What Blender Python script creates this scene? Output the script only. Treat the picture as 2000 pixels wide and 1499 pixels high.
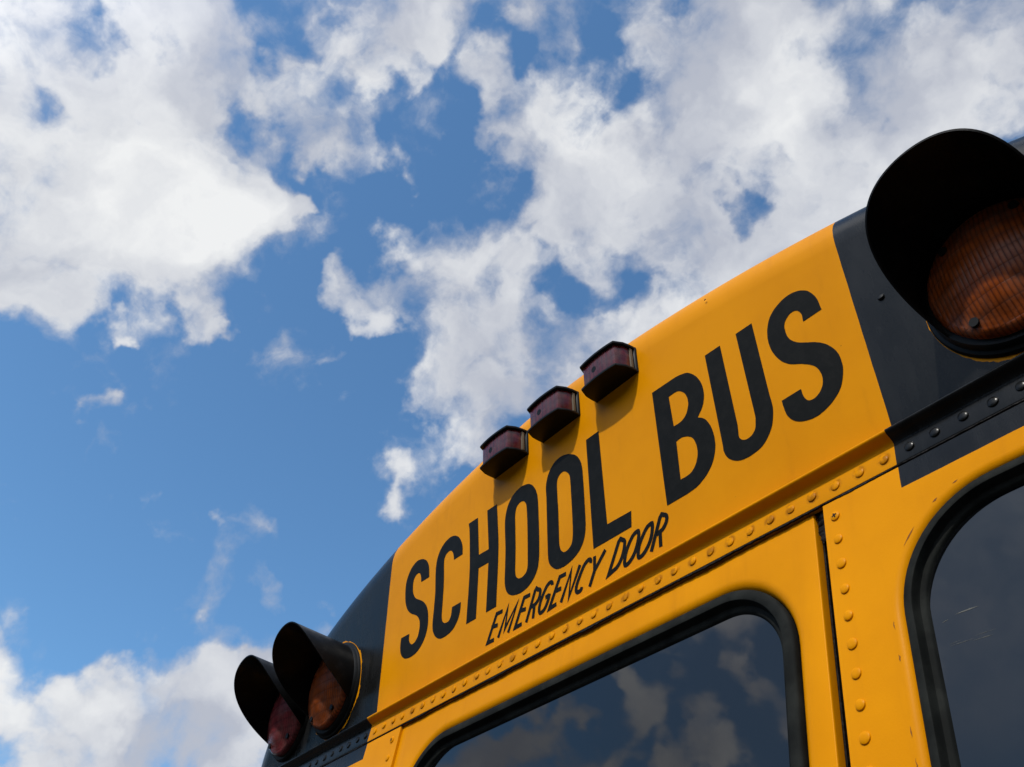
import bpy, bmesh, math, random
from mathutils import Vector, Matrix
from mathutils.geometry import tessellate_polygon

for o in list(bpy.data.objects):
    bpy.data.objects.remove(o)
scene = bpy.context.scene
COL = scene.collection
random.seed(7)

# ------------------------------------------------------------------ units
# bus unit = pitch of the rivets on the rear flange (33 mm)
S = 0.033
Z0 = 2.75            # height of the rivet row above the ground
TH = -0.214          # the header panel leans out over the rear wall
ST, CT = math.sin(TH), math.cos(TH)

def P(x, y, z):
    return Vector((x*S, y*S, Z0+z*S))
def HP(x, u, off=0.0):            # on the header panel: x, height up the panel, distance off it
    return P(x, u*ST-off*CT, 1.5+u*CT+off*ST)

# ------------------------------------------------------------------ camera
ROT = [[0.603793, 0.781441, 0.157428], [-0.506187, 0.528423, -0.681574], [-0.615799, 0.331842, 0.714614]]
cam = bpy.data.cameras.new('camera')
cam.sensor_width = 36.0
cam.lens = 36.0*1791.2/2000.0
cam.clip_start = 0.02
cam.clip_end = 6000
camo = bpy.data.objects.new('camera', cam)
COL.objects.link(camo)
r0, r1, r2 = [Vector(v) for v in ROT]
m = Matrix((r0, -r1, -r2)).transposed().to_4x4()
m.translation = Vector((29.964*S, -21.718*S, Z0-22.642*S))
camo.matrix_world = m
scene.camera = camo
scene.view_settings.view_transform = 'Standard'
scene.view_settings.look = 'None'
scene.view_settings.exposure = 0.0
scene.view_settings.gamma = 1.0

# ------------------------------------------------------------------ sun
SUN = Vector((0.42, -1.66, 1.53)).normalized()
elev = math.asin(SUN.z)
sl = bpy.data.lights.new('sun', 'SUN')
sl.energy = 3.3
sl.angle = math.radians(1.2)
sl.color = (1.0, 0.955, 0.88)
so = bpy.data.objects.new('sun', sl)
COL.objects.link(so)
so.rotation_euler = SUN.to_track_quat('Z', 'Y').to_euler()
so.location = (3, -6, 9)

# ------------------------------------------------------------------ sky with clouds
SKY = {"pos":[[-0.618,-0.236,0.75,0.086,1.0],[-0.65,-0.175,0.739,0.091,1.0],[-0.601,-0.123,0.79,0.08,1.0],[-0.706,-0.157,0.69,0.096,1.0],[-0.692,-0.095,0.715,0.091,1.0],[-0.657,-0.042,0.752,0.075,1.0],[-0.647,-0.004,0.763,0.041,1.0],[-0.749,-0.122,0.651,0.051,1.0],[-0.721,-0.071,0.69,0.058,1.0],[-0.693,-0.012,0.721,0.056,1.0],[-0.635,0.026,0.772,0.023,1.0],[-0.571,-0.097,0.815,0.067,1.0],[-0.539,-0.018,0.842,0.065,1.0],[-0.574,-0.033,0.818,0.055,1.0],[-0.567,0.029,0.823,0.041,1.0],[-0.481,-0.002,0.877,0.059,1.0],[-0.439,0.027,0.898,0.049,1.0],[-0.42,0.069,0.905,0.027,1.0],[-0.551,0.07,0.832,0.021,1.0],[-0.591,0.023,0.806,0.021,1.0],[-0.776,-0.117,0.619,0.028,1.0],[-0.775,-0.085,0.627,0.024,1.0],[-0.776,-0.045,0.629,0.011,1.0],[-0.731,0.029,0.682,0.023,1.0],[-0.739,0.048,0.672,0.013,1.0],[-0.716,-0.003,0.698,0.03,1.0],[-0.641,0.041,0.766,0.016,1.0],[-0.433,0.134,0.891,0.028,1.0],[-0.44,0.162,0.883,0.031,1.0],[-0.434,0.2,0.879,0.047,1.0],[-0.404,0.2,0.893,0.031,1.0],[-0.373,0.13,0.919,0.02,1.0],[-0.439,0.294,0.849,0.086,1.0],[-0.474,0.245,0.846,0.059,1.0],[-0.295,0.239,0.925,0.069,1.0],[-0.298,0.315,0.901,0.09,1.0],[-0.353,0.335,0.873,0.083,1.0],[-0.227,0.326,0.918,0.082,1.0],[-0.249,0.379,0.891,0.083,1.0],[-0.159,0.377,0.912,0.069,1.0],[-0.184,0.441,0.878,0.051,1.0],[-0.119,0.444,0.888,0.053,1.0],[-0.116,0.501,0.858,0.044,1.0],[-0.263,0.438,0.86,0.059,1.0],[-0.372,0.43,0.822,0.047,1.0],[-0.414,0.375,0.829,0.053,1.0],[-0.32,0.456,0.83,0.056,1.0],[-0.22,0.482,0.848,0.043,1.0],[-0.422,0.43,0.798,0.054,1.0],[-0.582,0.199,0.789,0.049,1.0],[-0.593,0.159,0.789,0.027,1.0],[-0.579,0.248,0.777,0.05,1.0],[-0.658,0.163,0.736,0.03,1.0],[-0.66,0.144,0.738,0.016,1.0],[-0.675,0.166,0.719,0.014,1.0],[-0.647,0.203,0.735,0.033,1.0],[-0.65,0.251,0.718,0.039,1.0],[-0.645,0.292,0.706,0.05,1.0],[-0.673,0.267,0.69,0.025,1.0],[-0.596,0.311,0.741,0.072,1.0],[-0.543,0.336,0.77,0.061,1.0],[-0.52,0.375,0.767,0.05,1.0],[-0.63,0.346,0.695,0.061,1.0],[-0.669,0.333,0.665,0.033,1.0],[-0.686,0.34,0.643,0.017,1.0],[-0.503,0.288,0.815,0.044,1.0],[-0.517,0.241,0.821,0.038,1.0],[-0.495,0.404,0.77,0.044,1.0],[-0.461,0.21,0.862,0.032,1.0],[-0.942,0.047,0.333,0.039,1.0],[-0.948,0.093,0.305,0.038,1.0],[-0.93,0.135,0.343,0.034,1.0],[-0.903,0.186,0.386,0.028,1.0],[-0.893,0.223,0.392,0.038,1.0],[-0.876,0.253,0.411,0.032,1.0],[-0.919,0.204,0.338,0.05,1.0],[-0.894,0.265,0.362,0.057,1.0],[-0.936,0.174,0.306,0.035,1.0],[-0.901,0.226,0.369,0.043,1.0],[-0.868,0.304,0.393,0.044,1.0],[-0.887,0.293,0.356,0.038,1.0],[-0.869,0.273,0.412,0.03,1.0],[-0.92,0.172,0.351,0.032,1.0],[-0.771,-0.175,0.612,0.053,1.0],[-0.716,-0.234,0.658,0.064,1.0],[-0.099,0.44,0.892,0.057,1.0],[-0.095,0.493,0.865,0.048,1.0],[-0.159,0.486,0.859,0.046,1.0],[-0.055,0.48,0.876,0.05,1.0],[-0.446,0.032,0.894,0.055,1.0],[-0.419,0.062,0.906,0.045,1.0],[-0.485,0.039,0.873,0.03,1.0],[-0.473,0.164,0.866,0.021,1.0],[-0.474,0.193,0.859,0.032,1.0],[-0.331,0.469,0.819,0.051,1.0],[-0.379,0.46,0.803,0.042,1.0],[-0.94,0.15,0.307,0.039,1.0],[-0.949,0.114,0.295,0.043,1.0],[-0.905,0.218,0.366,0.038,1.0],[-0.888,0.269,0.373,0.048,1.0],[-0.925,0.183,0.332,0.036,1.0],[-0.865,0.282,0.415,0.03,1.0],[-0.873,0.315,0.372,0.048,1.0],[-0.46,0.391,0.797,0.033,1.0],[-0.446,0.139,0.884,0.036,1.0],[-0.434,0.185,0.882,0.042,1.0],[-0.786,-0.108,0.608,0.028,1.0],[-0.782,-0.14,0.608,0.027,1.0],[-0.658,0.163,0.736,0.027,1.0],[-0.607,0.208,0.767,0.044,1.0],[-0.64,0.182,0.746,0.027,1.0],[-0.498,0.329,0.803,0.027,1.0],[-0.364,0.407,0.837,0.037,1.0],[-0.525,0.317,0.79,0.033,1.0],[-0.541,0.112,0.833,0.016,0.55],[-0.497,0.174,0.85,0.012,0.5],[-0.542,0.155,0.826,0.016,0.35],[-0.827,-0.009,0.562,0.014,0.5],[-0.821,-0.008,0.571,0.01,0.4],[-0.841,0.159,0.517,0.01,0.4],[-0.816,0.23,0.53,0.02,0.45],[-0.834,0.239,0.498,0.015,0.42],[-0.819,0.275,0.504,0.016,0.42],[-0.872,0.186,0.452,0.015,0.4],[-0.911,0.023,0.412,0.022,0.5],[-0.924,0.051,0.378,0.027,0.35],[-0.74,0.295,0.605,0.023,0.6],[-0.748,0.297,0.593,0.016,0.5],[-0.706,0.154,0.692,0.011,0.3],[-0.918,0.073,0.39,0.027,0.3],[-0.792,0.314,0.523,0.007,0.5],[-0.361,0.16,0.919,0.04,0.8],[-0.335,0.192,0.923,0.035,0.6],[-0.46,0.09,0.883,0.015,0.35],[-0.717,0.173,0.675,0.011,0.2],[-0.184,0.475,0.86,0.028,0.3],[-0.824,0.19,0.533,0.021,0.2]],"refl":[[-0.649,-0.589,0.481,0.032,1.1],[-0.685,-0.567,0.457,0.024,1.0],[-0.621,-0.641,0.451,0.03,1.1],[-0.573,-0.667,0.477,0.027,1.0],[-0.715,-0.536,0.448,0.021,0.9],[-0.659,-0.62,0.426,0.029,1.0],[-0.584,-0.643,0.496,0.021,0.8],[-0.773,-0.49,0.403,0.042,1.2],[-0.739,-0.518,0.43,0.025,0.9],[-0.564,-0.695,0.445,0.024,1.0],[-0.698,-0.58,0.42,0.021,0.8],[-0.541,-0.642,0.543,0.055,0.6],[-0.574,-0.604,0.553,0.031,0.4],[-0.808,-0.448,0.383,0.034,0.9],[-0.726,-0.568,0.388,0.034,1.0],[-0.619,-0.664,0.42,0.022,0.9]],"neg":[[-0.585,-0.176,0.792,0.027,1.0],[-0.604,-0.182,0.776,0.02,1.0],[-0.516,-0.059,0.855,0.022,1.0],[-0.537,-0.055,0.842,0.017,1.0],[-0.642,-0.136,0.754,0.021,1.0],[-0.587,-0.043,0.808,0.02,1.0],[-0.626,-0.104,0.773,0.017,1.0],[-0.616,0.007,0.788,0.025,1.0],[-0.664,-0.205,0.719,0.018,1.0],[-0.614,0.036,0.789,0.018,1.0],[-0.593,-0.143,0.792,0.016,1.0],[-0.348,0.212,0.913,0.033,1.0],[-0.352,0.241,0.904,0.023,1.0],[-0.344,0.18,0.921,0.028,1.0],[-0.39,0.159,0.907,0.023,1.0],[-0.307,0.383,0.871,0.019,1.0],[-0.321,0.413,0.852,0.016,1.0],[-0.487,0.361,0.795,0.025,1.0],[-0.461,0.377,0.804,0.016,1.0],[-0.521,0.321,0.791,0.022,1.0],[-0.282,0.401,0.871,0.02,1.0],[-0.335,0.424,0.841,0.015,1.0],[-0.185,0.435,0.881,0.016,1.0],[-0.135,0.484,0.864,0.013,1.0],[-0.513,0.344,0.786,0.022,1.0],[-0.36,0.418,0.834,0.016,1.0],[-0.453,0.1,0.886,0.028,1.0],[-0.416,0.096,0.904,0.02,1.0],[-0.489,0.088,0.868,0.031,1.0],[-0.509,0.139,0.85,0.032,1.0],[-0.48,0.047,0.876,0.023,1.0],[-0.605,0.101,0.79,0.027,1.0],[-0.638,0.089,0.765,0.027,1.0],[-0.479,0.126,0.869,0.026,1.0]],"bright":[[-0.657,-0.069,0.75,0.074,1.0],[-0.696,-0.092,0.713,0.063,0.8],[-0.654,-0.027,0.756,0.04,0.8],[-0.446,0.278,0.851,0.064,0.9],[-0.396,0.288,0.872,0.047,0.6],[-0.237,0.366,0.9,0.053,1.0],[-0.635,-0.217,0.742,0.07,0.5],[-0.487,0.265,0.832,0.049,0.7],[-0.451,0.321,0.833,0.043,0.6],[-0.588,0.198,0.784,0.038,0.5],[-0.27,0.432,0.861,0.06,0.7],[-0.888,0.214,0.408,0.053,0.9],[-0.929,0.137,0.344,0.027,0.6],[-0.422,0.43,0.798,0.064,0.7],[-0.615,0.299,0.73,0.061,0.35],[-0.594,-0.128,0.794,0.047,0.5],[-0.281,0.48,0.831,0.06,0.7],[-0.529,-0.026,0.848,0.04,0.4],[-0.937,0.064,0.344,0.026,0.6]],"dark":[[-0.236,0.285,0.929,0.072,0.8],[-0.179,0.4,0.899,0.047,0.4],[-0.718,-0.074,0.692,0.054,0.55],[-0.741,-0.12,0.661,0.037,0.4],[-0.467,0.018,0.884,0.045,0.5],[-0.651,0.291,0.701,0.05,0.4],[-0.643,0.361,0.676,0.056,0.4],[-0.9,0.254,0.354,0.057,0.6],[-0.92,0.208,0.331,0.041,0.5],[-0.325,0.313,0.893,0.041,0.4],[-0.577,-0.013,0.817,0.05,0.35],[-0.777,-0.102,0.621,0.033,0.7],[-0.719,0.017,0.695,0.031,0.6],[-0.571,0.287,0.769,0.033,0.4]]}
world = bpy.data.worlds.new('World')
scene.world = world
world.use_nodes = True
nt = world.node_tree
nt.nodes.clear()
N = nt.nodes; LK = nt.links
def nn(t, **k):
    n = N.new(t)
    for a, b in k.items():
        setattr(n, a, b)
    return n
def inp(n, i, v):
    if hasattr(v, 'is_output') or isinstance(v, bpy.types.NodeSocket):
        LK.new(v, n.inputs[i])
    else:
        n.inputs[i].default_value = v
def math_(op, a, b=0.0, c=None, clamp=False):
    n = nn('ShaderNodeMath', operation=op, use_clamp=clamp)
    inp(n, 0, a); inp(n, 1, b)
    if c is not None: inp(n, 2, c)
    return n.outputs[0]
def maprange(v, a, b, c, d, kind='SMOOTHSTEP'):
    n = nn('ShaderNodeMapRange', interpolation_type=kind)
    inp(n, 0, v); inp(n, 1, a); inp(n, 2, b); inp(n, 3, c); inp(n, 4, d)
    return n.outputs[0]
def noise(vec, scale, detail, rough, dist=0.0, lac=2.0):
    n = nn('ShaderNodeTexNoise')
    inp(n, 'Vector', vec); inp(n, 'Scale', scale); inp(n, 'Detail', detail)
    inp(n, 'Roughness', rough); inp(n, 'Distortion', dist); inp(n, 'Lacunarity', lac)
    return n
def mixc(f, a, b):
    n = nn('ShaderNodeMix', data_type='RGBA')
    inp(n, 0, f); inp(n, 6, a); inp(n, 7, b)
    return n.outputs[2]
tc = nn('ShaderNodeTexCoord')
D = tc.outputs['Generated']
# ragged outlines: the direction is pushed about by turbulence before the cloud bodies are looked up
wn = noise(D, 11.0, 5.0, 0.52)
w1 = nn('ShaderNodeVectorMath', operation='SUBTRACT'); inp(w1, 0, wn.outputs['Color']); inp(w1, 1, (0.5, 0.5, 0.5))
w2 = nn('ShaderNodeVectorMath', operation='SCALE'); inp(w2, 0, w1.outputs[0]); inp(w2, 'Scale', 0.17)
w3 = nn('ShaderNodeVectorMath', operation='ADD'); inp(w3, 0, D); inp(w3, 1, w2.outputs[0])
DW = w3.outputs[0]
def field(lst, vec, inner=0.55, outer=1.45):
    acc = None
    for x, y, z, r, wt in lst:
        dn = nn('ShaderNodeVectorMath', operation='DISTANCE')
        inp(dn, 0, vec); inp(dn, 1, (x, y, z))
        v = maprange(dn.outputs['Value'], r*inner, r*outer, wt, 0.0)
        acc = v if acc is None else math_('ADD', acc, v)
    return acc
fs = field(SKY['pos'], DW, 0.1, 1.6)
fp = math_('MULTIPLY', math_('DIVIDE', fs, math_('ADD', fs, 0.8)), 1.25)
fn = field(SKY['neg'], DW, 0.1, 1.5)
fr = math_('MINIMUM', field(SKY['refl'], DW, 0.4, 1.5), 1.1)
# everywhere else: scattered fair-weather cumulus
VD = (-0.616, 0.332, 0.715)
dv = nn('ShaderNodeVectorMath', operation='DISTANCE'); inp(dv, 0, D); inp(dv, 1, VD)
away = maprange(dv.outputs['Value'], 0.62, 0.85, 0.0, 1.0)
RD = (-0.60, -0.62, 0.50)
dr = nn('ShaderNodeVectorMath', operation='DISTANCE'); inp(dr, 0, D); inp(dr, 1, RD)
away2 = maprange(dr.outputs['Value'], 0.3, 0.5, 0.0, 1.0)
gn = noise(DW, 2.6, 3.0, 0.5)
gen = maprange(gn.outputs['Fac'], 0.38, 0.54, 0.0, 1.0)
gen = math_('MULTIPLY', math_('MULTIPLY', gen, away), away2)
F = math_('ADD', fp, math_('MULTIPLY', fn, -0.44))
F = math_('MAXIMUM', F, 0.0)
F = math_('MAXIMUM', math_('MAXIMUM', F, fr), gen)
fb = math_('MINIMUM', field(SKY['bright'], DW, 0.1, 1.7), 1.0)
fd = math_('MINIMUM', field(SKY['dark'], DW, 0.1, 1.7), 1.0)
n1 = noise(DW, 8.0, 10.0, 0.53, 0.1)
n2 = noise(D, 24.0, 8.0, 0.52, 0.3)
n4 = noise(D, 5.0, 3.0, 0.5)
nz = math_('ADD', math_('MULTIPLY', math_('SUBTRACT', n1.outputs['Fac'], 0.5), 3.0),
           math_('MULTIPLY', math_('SUBTRACT', n2.outputs['Fac'], 0.5), 1.5))
# the outlines are torn, the bodies close up
amp = maprange(F, 0.6, 1.1, 1.0, 0.7)
val = math_('ADD', math_('ADD', math_('MULTIPLY', F, 1.17), -0.07), math_('MULTIPLY', nz, amp))
val = math_('ADD', val, math_('MULTIPLY', fb, 0.45))
dens = maprange(val, 0.13, 1.20, 0.0, 0.985)
# a thin even sheet of stratus on the sun side
vl = nn('ShaderNodeVectorMath', operation='DISTANCE'); inp(vl, 0, D); inp(vl, 1, (-0.362, -0.745, 0.561))
veil = maprange(vl.outputs['Value'], 0.10, 0.24, 0.36, 0.0)
veil = math_('MULTIPLY', veil, math_('ADD', math_('MULTIPLY', n1.outputs['Fac'], 2.6), -0.25))
vd = maprange(vl.outputs['Value'], 0.2, 0.6, 0.16, 0.0)
veil = math_('MAXIMUM', veil, vd)
dens = math_('MAXIMUM', dens, veil)
# thickness shades the cloud from white to a lilac grey
n3 = noise(DW, 6.0, 5.0, 0.5)
sh = math_('ADD', math_('MULTIPLY', math_('SUBTRACT', n3.outputs['Fac'], 0.5), 2.8), 0.26)
sh = math_('ADD', sh, math_('MULTIPLY', math_('SUBTRACT', n1.outputs['Fac'], 0.5), 0.7))
sh = math_('ADD', sh, math_('MULTIPLY', fb, 0.42))
sh = math_('SUBTRACT', sh, math_('MULTIPLY', fd, 0.45))
sh = math_('ADD', sh, math_('MULTIPLY', math_('SUBTRACT', dens, 0.8), 0.5), clamp=True)
cloudc = mixc(sh, (0.48, 0.51, 0.59, 1), (0.88, 0.89, 0.895, 1))
sky = nn('ShaderNodeTexSky', sky_type='NISHITA')
sky.sun_disc = False
sky.sun_elevation = elev
sky.sun_rotation = math.atan2(SUN.x, SUN.y)
sky.air_density = 1.0
sky.dust_density = 0.7
sky.ozone_density = 3.5
SKYS = 0.15
sk = nn('ShaderNodeVectorMath', operation='MULTIPLY'); inp(sk, 0, sky.outputs[0]); inp(sk, 1, (0.87, 1.19, 1.28))
# clouds near the sun are lit through and brighter
ds = nn('ShaderNodeVectorMath', operation='DOT_PRODUCT'); inp(ds, 0, D); inp(ds, 1, tuple(SUN))
glow = maprange(ds.outputs['Value'], 0.45, 1.0, 1.0, 3.4)
cs = nn('ShaderNodeVectorMath', operation='SCALE'); inp(cs, 0, cloudc); inp(cs, 'Scale', math_('MULTIPLY', glow, 1.0/SKYS))
full = mixc(dens, sk.outputs[0], cs.outputs[0])
bg = nn('ShaderNodeBackground'); inp(bg, 'Color', full); inp(bg, 'Strength', SKYS)
world.cycles.sampling_method = 'MANUAL'
world.cycles.sample_map_resolution = 512
wo = nn('ShaderNodeOutputWorld'); LK.new(bg.outputs[0], wo.inputs[0])

# ------------------------------------------------------------------ materials
def mat(name, base, rough=0.5, spec=0.5, coat=0.0, coat_rough=0.05, ior=1.5, metal=0.0):
    mt = bpy.data.materials.new(name)
    mt.use_nodes = True
    b = mt.node_tree.nodes['Principled BSDF']
    b.inputs['Base Color'].default_value = (*base, 1)
    b.inputs['Roughness'].default_value = rough
    b.inputs['Specular IOR Level'].default_value = spec
    b.inputs['IOR'].default_value = ior
    b.inputs['Metallic'].default_value = metal
    b.inputs['Coat Weight'].default_value = coat
    b.inputs['Coat Roughness'].default_value = coat_rough
    return mt
class T:
    """small helper for building node trees on a material"""
    def __init__(s, mt):
        s.t = mt.node_tree; s.b = s.t.nodes['Principled BSDF']
    def n(s, t, **k):
        n = s.t.nodes.new(t)
        for a, b in k.items(): setattr(n, a, b)
        return n
    def i(s, n, k, v):
        if isinstance(v, bpy.types.NodeSocket): s.t.links.new(v, n.inputs[k])
        else: n.inputs[k].default_value = v
    def m(s, op, a, b=0.0, clamp=False):
        n = s.n('ShaderNodeMath', operation=op, use_clamp=clamp); s.i(n, 0, a); s.i(n, 1, b); return n.outputs[0]
    def mr(s, v, a, b, c, d):
        n = s.n('ShaderNodeMapRange', interpolation_type='SMOOTHSTEP')
        for k, q in enumerate((v, a, b, c, d)): s.i(n, k, q)
        return n.outputs[0]
    def noise(s, vec, scale, detail=4.0, rough=0.5, dist=0.0):
        n = s.n('ShaderNodeTexNoise')
        s.i(n, 'Vector', vec); s.i(n, 'Scale', scale); s.i(n, 'Detail', detail); s.i(n, 'Roughness', rough); s.i(n, 'Distortion', dist)
        return n.outputs['Fac']
    def mix(s, f, a, b):
        n = s.n('ShaderNodeMix', data_type='RGBA'); s.i(n, 0, f); s.i(n, 6, a); s.i(n, 7, b); return n.outputs[2]
    def bump(s, h, strength, dist):
        n = s.n('ShaderNodeBump'); s.i(n, 'Height', h); s.i(n, 'Strength', strength); s.i(n, 'Distance', dist)
        s.t.links.new(n.outputs[0], s.b.inputs['Normal']); return n

YEL = (0.610, 0.231, 0.0006)
BLK = (0.0055, 0.0056, 0.0055)
def paint_material(name, black_corners=True):
    mt = mat(name, YEL, 0.36, 0.045, 0.0, 0.10)
    t = T(mt)
    g = t.n('ShaderNodeNewGeometry'); sep = t.n('ShaderNodeSeparateXYZ'); t.i(sep, 0, g.outputs['Position'])
    x = t.m('DIVIDE', sep.outputs[0], S); y = t.m('DIVIDE', sep.outputs[1], S)
    z = t.m('DIVIDE', t.m('SUBTRACT', sep.outputs[2], Z0), S)
    pos = g.outputs['Position']
    # weathering of the yellow enamel
    n1 = t.noise(pos, 6.0, 5.0, 0.6)
    yel = t.mix(t.mr(n1, 0.3, 0.7, 0.0, 1.0), (YEL[0]*0.95, YEL[1]*0.93, YEL[2]*0.9, 1), (YEL[0]*1.05, YEL[1]*1.06, YEL[2]*1.2, 1))
    ms = t.n('ShaderNodeMapping'); t.i(ms, 'Vector', pos); ms.inputs['Scale'].default_value = (38, 38, 4)
    run = t.mr(t.noise(ms.outputs[0], 1.0, 5.0, 0.6), 0.52, 0.80, 0.0, 0.30)
    yel = t.mix(run, yel, (YEL[0]*0.72, YEL[1]*0.66, 0.004, 1))
    sp = t.n('ShaderNodeTexVoronoi', feature='F1'); t.i(sp, 'Vector', pos); t.i(sp, 'Scale', 42.0)
    dot = t.mr(sp.outputs['Distance'], 0.015, 0.05, 1.0, 0.0)
    pick = t.mr(t.noise(pos, 30.0, 2.0, 0.5), 0.55, 0.62, 0.0, 1.0)
    gx = t.m('SUBTRACT', t.m('FRACT', x), 0.5)
    gx = t.m('SUBTRACT', 0.5, t.m('ABSOLUTE', gx))
    gr_ = t.m('SQRT', t.m('ADD', t.m('MULTIPLY', gx, gx), t.m('MULTIPLY', z, z)))
    ring = t.m('MULTIPLY', t.m('LESS_THAN', y, 3.0), t.m('MULTIPLY', t.mr(gr_, 0.20, 0.34, 1.0, 0.0), t.mr(t.noise(pos, 70.0, 3.0, 0.6), 0.42, 0.62, 0.0, 0.55)))
    yel = t.mix(ring, yel, (0.16, 0.055, 0.006, 1))
    yel = t.mix(t.m('MULTIPLY', t.m('MULTIPLY', dot, pick), 0.75), yel, (0.10, 0.035, 0.008, 1))
    col = yel; rough = 0.34
    if black_corners:
        wob = t.m('MULTIPLY', t.m('SUBTRACT', t.noise(pos, 18.0, 2.0, 0.5), 0.5), 0.05)
        br = t.m('GREATER_THAN', t.m('ADD', x, wob), t.m('ADD', t.m('MULTIPLY', z, 0.022), 17.46))
        bl = t.m('LESS_THAN', t.m('ADD', x, wob), t.m('SUBTRACT', t.m('MULTIPLY', z, 0.05), 17.58))
        b = t.m('MAXIMUM', br, bl)
        b = t.m('MULTIPLY', b, t.m('GREATER_THAN', t.m('ADD', z, wob), -1.47))
        b = t.m('MULTIPLY', b, t.m('LESS_THAN', y, 5.0))
        # yellow showing where the black was cut in short of the lamp bases
        chips = None
        for cx, cu in ((-22.94, 2.78), (22.98, 2.78)):
            cz = 1.5+cu*CT
            dx = t.m('SUBTRACT', x, cx); dz = t.m('DIVIDE', t.m('SUBTRACT', z, cz), CT)
            rr = t.m('SQRT', t.m('ADD', t.m('MULTIPLY', dx, dx), t.m('MULTIPLY', dz, dz)))
            wid = t.mr(t.noise(pos, 22.0, 3.0, 0.6), 0.45, 0.70, -0.08, 0.10)
            c = t.m('MULTIPLY', t.m('LESS_THAN', rr, t.m('ADD', wid, 3.12)), t.m('GREATER_THAN', z, 0.9))
            chips = c if chips is None else t.m('MAXIMUM', chips, c)
        b = t.m('MULTIPLY', b, t.m('SUBTRACT', 1.0, chips))
        st = t.n('ShaderNodeMapping'); t.i(st, 'Vector', pos); st.inputs['Scale'].default_value = (30, 30, 5)
        str_ = t.noise(st.outputs[0], 1.0, 5.0, 0.6)
        blk = t.mix(t.mr(str_, 0.35, 0.75, 0.0, 1.0), (*BLK, 1), (0.012, 0.0122, 0.0122, 1))
        col = t.mix(b, yel, blk)
        rb = t.m('ADD', t.m('MULTIPLY', str_, 0.25), 0.14)
        n = t.n('ShaderNodeMix', data_type='FLOAT'); t.i(n, 0, b); t.i(n, 2, 0.34); t.i(n, 3, rb)
        t.i(t.b, 'Roughness', n.outputs[0])
        n = t.n('ShaderNodeMix', data_type='FLOAT'); t.i(n, 0, b); t.i(n, 2, 0.045); t.i(n, 3, 0.14)
        t.i(t.b, 'Specular IOR Level', n.outputs[0])
    t.i(t.b, 'Base Color', col)
    h = t.m('ADD', t.m('MULTIPLY', t.noise(pos, 420.0, 3.0, 0.5), 0.25), t.m('MULTIPLY', t.noise(pos, 9.0, 2.0, 0.5), 1.0))
    t.bump(h, 0.30, 0.0014)
    return mt
PAINT = paint_material('bus_enamel')
PLAIN = paint_material('bus_enamel_plain', False)
DECAL = mat('lettering_black', (0.0095, 0.0105, 0.0115), 0.42, 0.05)
t = T(DECAL); g = t.n('ShaderNodeNewGeometry')
t.i(t.b, 'Base Color', t.mix(t.mr(t.noise(g.outputs['Position'], 60.0, 5.0, 0.7), 0.4, 0.75, 0, 1), (0.0075, 0.0074, 0.0062, 1), (0.012, 0.0115, 0.0098, 1)))
t.bump(t.noise(g.outputs['Position'], 300.0, 2.0, 0.5), 0.2, 0.0006)
RUBBER = mat('window_rubber', (0.022, 0.024, 0.024), 0.75, 0.08)
t = T(RUBBER); g = t.n('ShaderNodeNewGeometry')
t.i(t.b, 'Base Color', t.mix(t.mr(t.noise(g.outputs['Position'], 25.0, 5.0, 0.6), 0.35, 0.7, 0, 1), (0.006, 0.0068, 0.0062, 1), (0.016, 0.0175, 0.0155, 1)))
t.bump(t.noise(g.outputs['Position'], 500.0, 3.0, 0.5), 0.3, 0.0005)
GLASS = mat('tinted_glass', (0.0018, 0.0022, 0.0026), 0.015, 0.5, ior=1.52)
t = T(GLASS); g = t.n('ShaderNodeNewGeometry')
t.i(t.b, 'Roughness', t.mr(t.noise(g.outputs['Position'], 12.0, 6.0, 0.65), 0.35, 0.8, 0.015, 0.05))
t.bump(t.noise(g.outputs['Position'], 2.2, 1.0, 0.4), 0.25, 0.002)
HOODM = mat('hood_black', (0.0035, 0.0035, 0.0036), 0.36, 0.11)
t = T(HOODM); g = t.n('ShaderNodeNewGeometry')
t.i(t.b, 'Base Color', t.mix(t.mr(t.noise(g.outputs['Position'], 40.0, 6.0, 0.7), 0.5, 0.8, 0, 1), (0.0032, 0.0032, 0.0033, 1), (0.012, 0.012, 0.012, 1)))
t.i(t.b, 'Roughness', t.mr(t.noise(g.outputs['Position'], 25.0, 4.0, 0.6), 0.3, 0.7, 0.28, 0.5))
t.bump(t.noise(g.outputs['Position'], 260.0, 3.0, 0.5), 0.25, 0.0006)
HOUSE = mat('housing_black', (0.004, 0.0042, 0.0040), 0.45, 0.14)
SEAL = mat('black_sealant', (0.006, 0.0045, 0.004), 0.6, 0.15)
t = T(SEAL); g = t.n('ShaderNodeNewGeometry')
t.bump(t.noise(g.outputs['Position'], 160.0, 4.0, 0.6), 0.9, 0.003)
STEEL = mat('screw_steel', (0.25, 0.25, 0.24), 0.35, 0.5, metal=0.8)
CHIP = mat('rust_primer', (0.17, 0.055, 0.015), 0.8, 0.2)
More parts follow.
